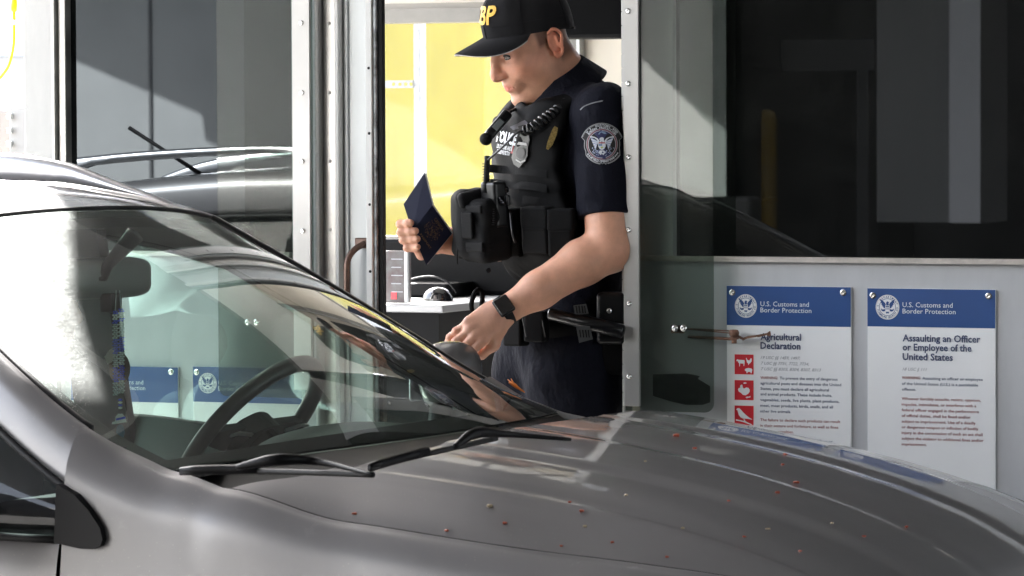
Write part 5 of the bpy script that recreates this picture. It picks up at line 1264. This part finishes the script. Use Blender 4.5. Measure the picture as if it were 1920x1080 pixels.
# magazine pouches
PM = frame(58, 4); PM2 = frame(75, 3)
for (px, py, w_, h_, Mx) in ((1010, 432, .036, .055, PM), (1054, 436, .030, .055, PM2)):
    c = on_vest(px, py, .018)
    po_ = rbox('magazine_pouch', c, (.022, w_, h_), Mx, blk, vest, rd=.008)
    rbox('pouch_flap', c + Mx[0] * .003 + [0, 0, .030], (.0215, w_ + .001, .026), Mx, blk2, po_, rd=.006)
    G().tube(toW(np.array([c + Mx[0] * .0245 + [0, 0, .004] + Mx[1] * (-w_ * .8), c + Mx[0] * .0245 + [0, 0, .004] + Mx[1] * (w_ * .8)])), .0012, 6).build('edge_binding', blk2, po_)
c = on_vest(968, 435, .014); rbox('slim_pouch', c, (.016, .017, .058), PM, blk2, vest, rd=.006)
G().tube(toW(np.array([J(957, 400, -.16), J(961, 440, -.165), J(966, 455, -.165)])), .0028, 8).build('pen', bpl, vest, smooth=True)
# large pouch in front with the radio
FM = frame(38, 3)
pc = J(911, 432, -.07)
S = SDF(pc - .17, pc + .17, .0028)
S.box(pc, (.042, .048, .072), FM, rd=.018, k=0); S.box(J(882, 420, -.03), (.040, .046, .082), frame(15, 2), rd=.026, k=.012); S.warp(wob(.0022, 45, 12))
S.build('radio_pouch', blk2, vest)
for k_, (dx_, dz_, r_) in enumerate(((.0, .052, (.004, .040, .010)), (-.0, -.035, (.003, .045, .012)))): rbox('pouch_band', pc + FM[0] * (.0425) + np.array([0, 0, dz_]), r_, FM, blk, vest, rd=.003)
rbox('pouch_flap', J(882, 372, -.045), (.036, .040, .020), frame(15, 14), blk, vest, rd=.012)
for yy_ in (392, 404, 452, 464): G().tube(toW(bez(np.array([J(868, yy_, -.085), J(884, yy_ + 2, -.098), J(902, yy_ + 3, -.118), J(925, yy_ + 5, -.125)]), 12)), .0011, 5).build('stitching', blk, vest)
rbox('pouch_tab', pc + FM[0] * .044 + [-.008, 0, .015], (.004, .020, .031), FM, blk2, vest, rd=.003)
rbox('side_buckle', J(861, 378, -.04), (.005, .012, .016), frame(10), bpl, vest, rd=.004); rbox('side_buckle', J(857, 415, -.04), (.006, .014, .022), frame(10), bpl, vest, rd=.004)
G().tube(toW(bez(np.array([J(857, 436, -.05), J(859, 460, -.06), J(857, 482, -.06), J(858, 495, -.055)]), 16)), .0016, 6).build('drawcord', blk2, vest, smooth=True)
rad = rbox('radio', J(927, 384, -.085), (.020, .028, .055), FM, bpl, vest, rd=.008)
G().lathe(toW(J(911, 362, -.09)), (toW(J(914, 292, -.09)) - toW(J(911, 362, -.09))), [(.009, 0), (.0085, .02), (.0072, .025), (.0068, .078), (.0075, .080), (.007, .086), (.003, .087)], 14).build('radio_antenna', M['rubber'], rad, smooth=True)
g = G()
for i in range(9):
    a_, b_ = J(911, 348 - i * 5, -.091), J(911, 346 - i * 5, -.091); g.lathe(toW(a_), u0, [(.0086, 0), (.0088, .001), (.0086, .002)], 12)
g.build('antenna_rib', M['rubber'], rad, smooth=True)
for (x_, y_, r_, h_) in ((934, 352, .0075, .016), (948, 360, .007, .013), (922, 345, .004, .012)):
    G().lathe(toW(J(x_, y_, -.095)), np.array([.1, -.2, 1]), [(r_, 0), (r_, h_ * .7), (r_ * .8, h_), (.001, h_)], 14).build('radio_knob', bpl, rad, smooth=True)
for i in range(5):
    rbox('radio_detail', J(935 + 3.2 * i, 372 + 4 * i, -.112 - .002 * i), (.003, .010, .0035), FM, bpl, rad, rd=.0015) if i < 3 else None
g = G()
for i in range(8): 
    a_ = J(921, 392 + i * 4.2, -.1185); g.tube(toW(np.array([a_, a_ + FM[1] * .012])), .0009, 5)
g.build('speaker_slot', M['rubber'], rad)
rbox('earpiece_plug', J(952, 376, -.115), (.005, .006, .013), FM, bpl, rad, rd=.003)
G().tube(toW(bez(np.array([J(905, 372, -.10), J(898, 392, -.11), J(903, 402, -.12), J(912, 396, -.125)]), 20)), .0022, 8).build('cord_loop', M['rubber'], rad, smooth=True)
# speaker microphone on the chest and its coiled cord
mA, mB = J(910, 262, -.095), J(956, 208, -.055); ax_ = (mB - mA) / np.linalg.norm(mB - mA); nx = np.cross(ax_, [0, 1., 0]); nx /= np.linalg.norm(nx)
if nx[2] > 0: nx = -nx
MM = np.array([ax_, np.cross(nx, ax_), nx]); mcn = (mA + mB) / 2
sm_ = rbox('speaker_microphone', mcn, (.041, .017, .0125), MM, bpl, vest, rd=.007)
rbox('microphone_face', mcn - ax_ * .006 - MM[1] * np.sign(MM[1][1]) * .0165, (.015, .002, .0075), MM, mat('lcd_grey', (.16, .18, .18), .2), sm_, rd=.001, h=.001)
rbox('push_button', mcn + ax_ * .024 - MM[1] * np.sign(MM[1][1]) * .0165, (.012, .003, .008), MM, blk, sm_, rd=.002, h=.001)
S = SDF(mA - .05, mA + .05, .0025); S.ell(mA + ax_ * .002, (.014, .018, .015), MM, k=0); S.build('microphone_head', blk, sm_)
G().tube(toW(bez(np.array([J(955, 210, -.05), J(968, 203, -.02), J(973, 190, .02)]), 12)), .004, 8).build('lapel_clip', bpl, sm_, smooth=True)
n_ = 260; t = np.linspace(0, 1, n_); path = bez(np.array([J(981, 246, -.105), J(1000, 238, -.125), J(1022, 222, -.125), J(1042, 208, -.115), J(1060, 192, -.09)]), n_)
tg = np.gradient(path, axis=0); tg /= np.linalg.norm(tg, axis=1)[:, None]; n1 = np.cross(tg, [0, 0, 1.]); n1 /= np.linalg.norm(n1, axis=1)[:, None]; n2 = np.cross(tg, n1)
coil = path + .0098 * (np.cos(t * 2 * pi * 11)[:, None] * n1 + np.sin(t * 2 * pi * 11)[:, None] * n2)
G().tube(toW(coil), .0034, 8).build('coiled_cord', mat('cord_black', (.009, .009, .01), .3, coat=.3), vest, smooth=True)
G().tube(toW(bez(np.array([J(981, 246, -.105), J(968, 250, -.125), J(950, 268, -.12), J(932, 285, -.105), J(915, 300, -.10)]), 40)), .0028, 8).build('straight_cord', mat('cord_grey', (.05, .05, .055), .35, coat=.3), vest, smooth=True)
# lettering on the chest: a panel bent with the vest
def patch(name, pts, off, mat_, parent):
    P = [on_vest(*p, off) for p in pts]; n = len(P); P2 = [p + np.array([0, .004, 0]) for p in P]
    return mk(name, toW(np.array(P + P2)), [list(range(n)), list(range(n, 2 * n))[::-1]] + [[i, (i + 1) % n, n + (i + 1) % n, n + i] for i in range(n)], mat_, parent)
def vtext(g, s, a, b_, capx, off, bold=.02):
    """text along pixels a->b (baseline), height given in px, laid on the vest"""
    V, F = text_mesh(s, bold, 0); a = np.array(a, float); b_ = np.array(b_, float); d = b_ - a
    P = [];
    for v in V:
        q = a + d * ((v[0] - V[:, 0].min()) / np.ptp(V[:, 0])) + np.array(capx) * (v[1] / CAPH); P.append(q)
    pa, pb, pc_ = on_vest(*a, off), on_vest(*b_, off), on_vest(*(a + np.array(capx)), off)
    g.add(toW(np.array([on_vest(q[0], q[1], off) for q in P])), F)
g = G(); vtext(g, 'POLICE', (930, 264), (966, 272), (4, -19), .011, .05); vtext(g, 'US CUSTOMS AND', (931, 277), (957, 283), (1.6, -7.5), .011, .03); vtext(g, 'BORDER PROTECTION', (931, 287), (955, 292), (1.6, -7), .011, .03)
g.build('police_lettering', mat('reflective_white', (.62, .64, .68), .4), vest)
pn = patch('name_tape', [(956, 238), (984, 225), (996, 236), (962, 244)], .008, mat('name_tape', (.06, .055, .07), .7), vest)
g = G(); vtext(g, 'OFFICER', (960, 239), (984, 232), (2, -6), .011, .01); 
# flag stripe and subdued shield badge
patch('flag_edge', [(966, 250), (969, 250), (961, 288), (957, 287)], .009, mat('flag_red', (.35, .05, .05), .6), vest)
patch('flag_edge', [(963, 258), (964.5, 258), (959, 284), (957.5, 283)], .0115, mat('flag_white', (.6, .6, .6), .6), vest)
bs = patch('shield_badge', [(976, 250), (991, 252), (993, 262), (989, 278), (989, 292), (982, 304), (973, 315), (963, 308), (959, 296), (962, 282), (968, 268)], .012, mat('badge_grey', (.085, .085, .08), .45, metal=.3, bump=.5, bscale=300), vest)
patch('badge_rim', [(972, 266), (987, 268), (988, 273), (969, 271)], .0135, mat('badge_silver', (.45, .45, .45), .4), bs)
patch('badge_seal', [(968 + 8 + 8.5 * cos(t), 287 + 11 * sin(t)) for t in np.linspace(0, 2 * pi, 20, endpoint=False)], .0132, mat('badge_dark', (.02, .02, .02), .4), bs)
patch('badge_scroll', [(967, 298), (976, 303), (985, 299), (985, 302), (976, 306.5), (967, 301)], .0138, mat('badge_silver2', (.40, .40, .38), .4), bs)
# gold badge on the shirt, half hidden by the vest
gb = [(1040, 236), (1046, 240), (1044, 252), (1040, 262), (1036, 272), (1028, 281), (1024, 279), (1026, 268), (1031, 254), (1036, 242)]
gP = [J(x, y, -.137 ) for x, y in gb]; n = len(gP)
gb_o = mk('gold_badge', toW(np.array(gP + [p + np.array([0, .006, 0]) for p in gP])), [list(range(n)), list(range(n, 2 * n))[::-1]] + [[i, (i + 1) % n, n + (i + 1) % n, n + i] for i in range(n)], mat('gold_metal', (.50, .36, .13), .35, metal=.8, noise=.5, nscale=200, bump=.6, bscale=250), pers)
# shoulder loop piping
G().tube(toW(bez(np.array([J(1088, 206, -.20), J(1096, 199, -.205), J(1112, 193, -.205), J(1130, 189, -.195)]), 20)), .0014, 6).build('shoulder_loop_piping', mat('loop_grey', (.34, .34, .36), .6), pers, smooth=True)
# ------------------------------------------------------------------ sleeve patch
def on_sleeve(px, py, off=0.):
    for b in np.linspace(-.35, 0, 360):
        p = J(px, py, b); t = np.clip(((p - shL) @ d_) / (d_ @ d_), 0, 1); r = cr([0, .4, .8], [.070, .067, .066], min(t, .8))
        if np.linalg.norm(p - shL - t * d_) < r + .0045: return J(px, py, b - off)
    return J(px, py, -.19)
psc = J(1129, 270, 0)
def pgrid(fx, fy, off):
    return np.array([[on_sleeve(1128.5 + x, 269.5 + y, off) for x in fx] for y in fy])
gx = np.linspace(-48, 48, 33); gy = np.linspace(-48, 48, 33); PGr = pgrid(gx, gy, 0.)
def ps(V, off):
    """patch pixels (relative to its centre, y down) -> points floating off the sleeve"""
    V = np.asarray(V, float); ix = np.clip((V[:, 0] + 48) / 3, 0, 31.999); iy = np.clip((V[:, 1] + 48) / 3, 0, 31.999); i, j = iy.astype(int), ix.astype(int); fy, fx = (iy - i)[:, None], (ix - j)[:, None]
    off += .0045; P = PGr[i, j] * (1 - fy) * (1 - fx) + PGr[i + 1, j] * fy * (1 - fx) + PGr[i, j + 1] * (1 - fy) * fx + PGr[i + 1, j + 1] * fy * fx
    return toW(P - np.array([0, off, 0]))
def pfill(g, poly, off, m):
    """triangulated fill of an outline so that it bends with the sleeve"""
    poly = np.asarray(poly, float); c = poly.mean(0); n = len(poly); rings = [c + (poly - c) * k for k in (.02, .35, .7, 1.)]
    V = np.vstack(rings); F = [tuple(range(n))] + [(k * n + i, k * n + (i + 1) % n, (k + 1) * n + (i + 1) % n, (k + 1) * n + i) for k in range(3) for i in range(n)]
    g.add(ps(V, off), F, m)
def arc(r, a0, a1, n=24, c=(0, 0), sx=1.): return [(c[0] + sx * r * cos(radians(a)), c[1] - r * sin(radians(a))) for a in np.linspace(a0, a1, n)]
g = G()
top_ = arc(41, 20, 160, 24, (0, 2)); bot_ = arc(39, 214, 326, 24, (2, 0))
outl = top_ + [(-33, -6)] + arc(34, 188, 205, 6) + bot_ + [(34, 14)] + arc(34, -12, 8, 6) + [(33, -7)]
pfill(g, np.array(outl) * 1.0, .0012, 0); pfill(g, np.array(outl) * .965, .0018, 1)
def band(r0_, r1_, off, m, a0=0, a1=360, n=48, c=(0, 1)):
    a = np.radians(np.linspace(a0, a1, n)); V = np.vstack([np.stack([c[0] + r * np.cos(a), c[1] - r * np.sin(a)], 1) for r in (r0_, r1_)]); g.add(ps(V, off), [(i, i + 1, n + i + 1, n + i) for i in range(n - 1)], m)
ii = [0]
band(40.2, 41, .0023, 0, 20, 160, c=(0, 2)); band(38.4, 38.9, .0023, 0, 22, 158, c=(0, 2)); band(36.4, 37.2, .0023, 0, 214, 326, c=(2, 0)); band(.1, 29.5, .0022, 2); band(28.6, 29.6, .0025, 0); band(27.2, 28.2, .0025, 3); band(25.2, 26.2, .0025, 4)
def spt(ch, c, h, rot, m, off=.0026, bold=.03):
    V, F = text_mesh(ch, bold, 0)
    if not len(V): return
    k = h / CAPH; x = (V[:, 0] - (V[:, 0].min() + V[:, 0].max()) / 2) * k; y = V[:, 1] * k; cs, sn = cos(rot), sin(rot)
    g.add(ps(np.stack([c[0] + x * cs - y * sn * 1, c[1] - (x * sn + y * cs)], 1), off), F, m)
def sring(s, R, a0, a1, h, m, c, inside=False):
    n = len(s)
    for i, ch in enumerate(s):
        a = radians(a0 + (a1 - a0) * (i + .5) / n)
        spt(ch, (c[0] + R * cos(a), c[1] - R * sin(a)), h, (a - pi / 2) if not inside else (a + pi / 2), m)
sring('U.S. CUSTOMS AND', 34.8, 143, 37, 3.6, 5, (0, 2)); sring('BORDER PROTECTION', 30.6, 143, 37, 3.4, 5, (0, 2)); sring('FIELD OPERATIONS', 35.0, 232, 312, 3.8, 5, (1, 0), True)
for a in (216, 223, 230, 316, 322, 328):
    c = (1 + 33.4 * cos(radians(a)), -33.4 * sin(radians(a))); st = [(c[0] + (2.2 if k % 2 == 0 else .9) * sin(k * pi / 5), c[1] - (2.2 if k % 2 == 0 else .9) * cos(k * pi / 5)) for k in range(10)]; g.add(ps(st, .0026), [list(range(10))], 5)
R_ = np.random.RandomState(4)
for sgx in (1, -1):     # wings in rows of feathers, branch and arrows below
    for i in range(9):
        a = (i / 8.); x0_, y0_ = sgx * (5 + 4 * a), -2 + 3 * a; x1_, y1_ = sgx * (21 - 9 * a), -11 + 22 * a
        g.add(ps([(x0_, y0_), (x0_ + sgx * 1.5, y0_ - 2.2), (x1_ + sgx * .8, y1_ - 1.2), (x1_, y1_ + 1.2)], .0027), [(0, 1, 2, 3)], 5 if i % 2 else 6)
    g.add(ps([(sgx * 5, -6), (sgx * 8, -10), (sgx * 14, -13), (sgx * 23, -14.5), (sgx * 22, -12), (sgx * 14, -11), (sgx * 9, -7), (sgx * 6.5, 0)], .0029), [list(range(8))], 5)
    for i in range(26):
        a = R_.rand() * 1.3 + .15; r = 13 + 11 * R_.rand(); c = (sgx * r * cos(a) * .95, 4 + r * sin(a) * .8); g.add(ps([(c[0] - 1.4, c[1]), (c[0], c[1] - .8), (c[0] + 1.4, c[1] + .3), (c[0], c[1] + .9)], .00265), [(0, 1, 2, 3)], 6)
g.add(ps([(-3, -6), (-5, -8), (-4, -11), (0, -12.5), (3.5, -11), (3.5, -7), (5, -4), (-5, -4)], .0028), [list(range(8))], 5)
g.add(ps(arc(7.5, 20, 170, 12, (1, -16), 1.1), .0026), [list(range(12))], 7)
g.add(ps([(-7, -4), (7, -4), (7, 5), (4, 10), (0, 12), (-4, 10), (-7, 5)], .0030), [list(range(7))], 5)
g.add(ps([(-6, -3), (6, -3), (6, -.5), (-6, -.5)], .0033), [(0, 1, 2, 3)], 3); g.add(ps([(-6, .3), (.5, .3), (.5, 4), (-6, 4)], .0033), [(0, 1, 2, 3)], 7); g.add(ps([(-3, 6), (1, 5), (2.5, 7.5), (-1, 9)], .0033), [(0, 1, 2, 3)], 8)
g.add(ps([(-4, 12.5), (4, 12.5), (7, 17), (2, 21), (0, 18), (-2, 21), (-7, 17)], .0028), [list(range(7))], 5)
g.build('shoulder_patch', None, pers, mats=[mat('thread_grey', (.30, .30, .31), .6), mat('patch_black', (.008, .008, .009), .8), mat('patch_navy', (.02, .025, .09), .7), mat('thread_red', (.35, .10, .11), .6), mat('thread_pale', (.45, .44, .48), .6), mat('thread_white', (.60, .62, .66), .6), mat('thread_blue', (.30, .35, .50), .6), mat('thread_steel', (.16, .24, .38), .6), mat('thread_green', (.35, .42, .12), .6)])
# ------------------------------------------------------------------ belt, baton, pouches, watch
bl_c = J(1062, 598, .06); tb = np.linspace(0, 2 * pi, 60, endpoint=False)
ring_ = lambda dz, k: np.stack([(bl_c + (.148 * k) * cos(a) * BM[0] + (.196 * k) * sin(a) * BM[1] + np.array([0, 0, dz])) for a in tb])
G().grid(toW(np.stack([ring_(-.028, 1.0), ring_(-.024, 1.03), ring_(.024, 1.03), ring_(.028, 1.0)])), cv=True).build('duty_belt', blk, pers, smooth=True)
def bpouch(px, py, b, r, yaw, name, mt=blk, pitch=0): return rbox(name, J(px, py, b), r, frame(yaw, pitch), mt, pers, rd=.006)
bpouch(968, 618, -.095, (.020, .026, .038), 55, 'belt_pouch'); bpouch(1006, 612, -.125, (.019, .026, .036), 68, 'belt_pouch')
g = G()
for x_ in (983, 1019): g.tube(toW(np.array([J(x_ - 4, 592, -.148), J(x_, 612, -.152), J(x_ + 4, 632, -.15)])), .0016, 6)
g.build('pouch_binding', bpl, pers)
bt_ = toW(np.array([J(1028, 588, -.15), J(1170, 622, -.19)])); dv = bt_[1] - bt_[0]; Lb = np.linalg.norm(dv)
ba = G().lathe(bt_[0], dv, [(.010, 0), (.0145, .004), (.0150, Lb * .4), (.0165, Lb * .42), (.0165, Lb * .98), (.012, Lb)], 20).build('baton', bpl, pers, smooth=True)
g = G()
for k in (-.4, .0, .4, .8):
    n3 = np.cross(dv / Lb, FW); o_ = -FW * .0150 * cos(k) + n3 * .0165 * sin(k); g.tube([bt_[0] + dv * .50 + o_, bt_[0] + dv * .96 + o_], .0011, 5)
g.build('baton_groove', mat('baton_edge', (.12, .12, .13), .3), ba)
h1 = rbox('holster', J(1148, 596, -.13), (.030, .034, .060), frame(80), bpl, pers, rd=.012); rbox('holster_guard', J(1158, 640, -.11), (.03, .035, .075), frame(80, 8), blk, pers, rd=.014)
fm = mat('clip_grey', (.09, .09, .09), .4, metal=.4)
for (pts_, nm) in (([(1075, 573), (1099, 570), (1104, 588), (1078, 590)], 'belt_clip'), ([(1080, 612), (1106, 612), (1112, 636), (1086, 643)], 'belt_clip')):
    pp_ = [J(x, y, -.200) for x, y in pts_]; n = 4
    co_ = mk(nm, toW(np.array(pp_ + [p + np.array([0, .006, 0]) for p in pp_])), [(0, 1, 2, 3), (7, 6, 5, 4)] + [(i, 4 + i, 4 + (i + 1) % 4, (i + 1) % 4) for i in range(4)], fm, pers)
    g = G(); cx_, cy_ = np.mean(pts_, 0)
    for dx in (-8, -2.5, 3, 8): g.tube(toW(np.array([J(cx_ + dx - 1, cy_ - 7, -.2015), J(cx_ + dx + 1, cy_ + 7, -.2015)])), .0013, 5)
    g.build('clip_slot', M['black'], co_)
rs_ = G().lathe(toW(J(1142, 583, -.17)), -FW, [(.006, 0), (.006, .003), (.003, .004)], 10).build('snap', M['screw'], h1)
# handcuff loop at the front of the belt
G().tube(toW(bez(np.array([J(889, 600, .02), J(884, 570, .0), J(893, 545, .0), J(904, 550, .01), J(902, 580, .02), J(893, 605, .02)]), 30)), .006, 8).build('belt_loop', blk, pers, smooth=True)
g = G()
for (x_, y_) in ((916, 507),): g.lathe(toW(J(x_, y_, -.055)), -FW, [(.006, 0), (.006, .0015), (.004, .002)], 12)
g.build('shirt_button', bpl, pers)
# watch
wa = (wrL - elL) / np.linalg.norm(wrL - elL); wp = wrL - wa * .006; wn_ = np.array([-.25, -.95, .22]); wn_ -= wa * (wn_ @ wa); wn_ /= np.linalg.norm(wn_); wl_ = np.cross(wn_, wa)
tb = np.linspace(0, 2 * pi, 40, endpoint=False)
rg = lambda dx, k: np.stack([wp + wa * dx + (.0335 * k) * cos(a) * wn_ * .96 + (.0350 * k) * sin(a) * wl_ for a in tb])
wt_o = G().grid(toW(np.stack([rg(-.011, .97), rg(-.010, 1.03), rg(.010, 1.03), rg(.011, .97)])), cv=True).build('watch', M['rubber'], pers, smooth=True)
WMx = np.array([wa, wl_, wn_]); wcc = wp + wn_ * .0375
rbox('watch_case', wcc, (.0195, .0225, .0055), WMx, mat('watch_alu', (.03, .03, .032), .3, metal=.6), wt_o, rd=.005, h=.0012)
rbox('watch_screen', wcc + wn_ * .0048, (.0168, .0196, .0014), WMx, mat('watch_glass', (.004, .004, .005), .05, coat=1), wt_o, rd=.0012, h=.0008)

# ------------------------------------------------------------------ passport held open
pr = empty('passport', tuple(toW(J(800, 420, PBP))), 0, 'dark blue passport with a gold crest held open in one hand', 'passport')
pnv = mat('passport_cover', (.0055, .0075, .026), .6, spec=.25, bump=.3, bscale=500, bdist=.0005)
K = {'t': (796, 324, .014), 'l': (756.5, 383, .010), 'n': (810.5, 385, -.016), 's': (773, 434, -.020), 'r': (847.5, 438, .004), 'b': (799, 497.5, .000)}
K = {k: J(*v) for k, v in K.items()}
def leaf(q, dd, name, mt, sc_=1.):
    c = np.mean(q, 0); q = [c + (p - c) * sc_ for p in q]; n = 4; n_ = np.cross(q[1] - q[0], q[2] - q[0]); n_ /= np.linalg.norm(n_); n_ *= np.sign(n_[1])
    A_ = [p + n_ * dd[0] for p in q] + [p + n_ * dd[1] for p in q]
    return mk(name, toW(np.array(A_)), [(0, 1, 2, 3), (7, 6, 5, 4)] + [(i, 4 + i, 4 + (i + 1) % 4, (i + 1) % 4) for i in range(4)], mt, pr)
up_q = [K['t'], K['l'], K['s'], K['n']]; lo_q = [K['n'], K['s'], K['b'], K['r']]
leaf(up_q, (0, .0008), 'cover', pnv); cvf = leaf(lo_q, (0, .0008), 'cover', pnv)
pg = mat('paper', (.72, .70, .66), .8)
leaf([p + np.array([.003, 0, .001]) for p in up_q], (.0012, .0028), 'pages', pg); leaf([p + np.array([.003, 0, .002]) for p in lo_q], (.0012, .0042), 'pages', pg)
# gold crest and lettering on the lower leaf; u along the spine, v away from it
gp = mat('gold_foil', (.16, .095, .045), .4, metal=.5, noise=.4, nscale=300)
nn = np.cross(K['s'] - K['n'], K['r'] - K['n']); nn /= np.linalg.norm(nn); nn *= -np.sign(nn[1])
def lp(u, v): return K['n'] + (K['s'] - K['n']) * u + (K['r'] - K['n']) * v + nn * .0006
g = G(); R_ = np.random.RandomState(2)
def lfill(pts): g.add(toW(np.array([lp(*p) for p in pts])), [list(range(len(pts)))])
for i in range(150):
    a = R_.rand() * 6.28; r = R_.rand() ** .6; u, v = .47 + .24 * r * cos(a), .46 + .30 * r * sin(a); s_ = .012 + .016 * R_.rand(); b_ = R_.rand() * 3
    lfill([(u + s_ * cos(b_), v + s_ * sin(b_)), (u + .4 * s_ * cos(b_ + 1.5), v + .4 * s_ * sin(b_ + 1.5)), (u - s_ * cos(b_), v - s_ * sin(b_)), (u - .4 * s_ * cos(b_ + 1.5), v - .4 * s_ * sin(b_ + 1.5))])
g.build('crest', gp, pr)
g = G(); V, F = text_mesh('CANADA', .02); x = V[:, 0] / np.ptp(V[:, 0]); y = V[:, 1] / CAPH
g.add(toW(np.array([lp(.12 + .10 * (1 - b_) * 1 + 0, .30 + .42 * a_) for a_, b_ in zip(x, y)])), F)
V, F = text_mesh('PASSPORT', .02); x = V[:, 0] / np.ptp(V[:, 0]); y = V[:, 1] / CAPH
g.add(toW(np.array([lp(.80 + .06 * (1 - b_), .24 + .52 * a_) for a_, b_ in zip(x, y)])), F)
g.build('gold_lettering', gp, pr)

# ------------------------------------------------------------------ the driver, seen through the windscreen
dr = empty('person', tuple(c2w(np.array([[-1.25, .37, .6]]))[0]), 0, 'driver in a pale shirt behind the sunlit side of the windshield', 'person')
D0 = BF @ (c2w(np.array([[-1.30, .37, 1.0]]))[0] - CAM)
ang = degrees_ = -24.0 + 180
fh = BF @ HXv; lf_ = BF @ LYv; DM = np.array([fh, lf_, [0, 0, 1.]])
def Dp(f_, l_, u_): return D0 + f_ * fh + l_ * lf_ + np.array([0, 0, u_])
c_ = w2c(np.array([0, 0, 0]))
hc = cL(62, 572, .37); HD = BF @ (c2w(hc[None])[0] - CAM); dmm = DM.copy()
S = SDF(D0 - [.5, .6, .35], D0 + [.9, .6, .65], .005)
T2 = head_sdf(S, HD, dmm, 1.0)
S.cap(T2(-.02, 0, -.05), Dp(-.02, 0, .20), .055, .06, k=.03)
S.ell(Dp(-.06, 0, .0), (.12, .18, .26), DM, k=.05)
for sd in (1, -1):
    sh = Dp(-.03, .19 * sd, .17); el = Dp(.18, .24 * sd, -.12); wr2 = Dp(.44, .16 * sd, -.12)
    S.chain([sh, el, wr2], [.055, .042, .028], k=.02); S.ell(wr2 + fh * .06, (.045, .035, .025), DM, k=.015)
    for i in range(4): S.chain([wr2 + fh * .08 + np.array([0, 0, .03 - .018 * i]), wr2 + fh * .115 + np.array([0, 0, .03 - .018 * i]) - lf_ * .02 * sd, wr2 + fh * .10 + np.array([0, 0, .03 - .018 * i]) - lf_ * .04 * sd], [.009, .009, .008], k=.004)
    S.chain([wr2 + fh * .03 + np.array([0, 0, .03]), wr2 + fh * .075 + np.array([0, 0, .05]) - lf_ * .02 * sd], [.012, .009], k=.005)
M['skin2'] = skin_material('skin_driver', (.38, .22, .16), None)
db = S.build('body', M['skin2'], dr); tone(db, HD, dmm, 1.0, 0)
S = SDF(D0 - [.5, .6, .35], D0 + [.9, .6, .65], .006)
S.ell(Dp(-.055, 0, .0), (.15, .20, .27), DM, k=.05)
for sd in (1, -1):
    sh = Dp(-.03, .19 * sd, .17); el = Dp(.18, .24 * sd, -.12); wr2 = Dp(.44, .16 * sd, -.12); S.chain([Dp(-.03, .08 * sd, .19), sh, el, el + (wr2 - el) * .8], [.06, .068, .056, .042], k=.03)
S.warp(wob(.004, 24, 9)); S.build('shirt', mat('pale_shirt', (.42, .52, .53), .85, bump=.3, bscale=300), dr)
S = SDF(HD - .16, HD + .18, .005)
S.ell(HD + np.array([-.028, 0, .052]) @ dmm, (.102, .084, .088), dmm, k=0); S.ell(HD + np.array([-.05, 0, .0]) @ dmm, (.07, .075, .07), dmm, k=.03)
S.warp(wob(.002, 120, 3)); S.build('hair', mat('hair_dark', (.02, .014, .01), .7, bump=.5, bscale=500), dr)
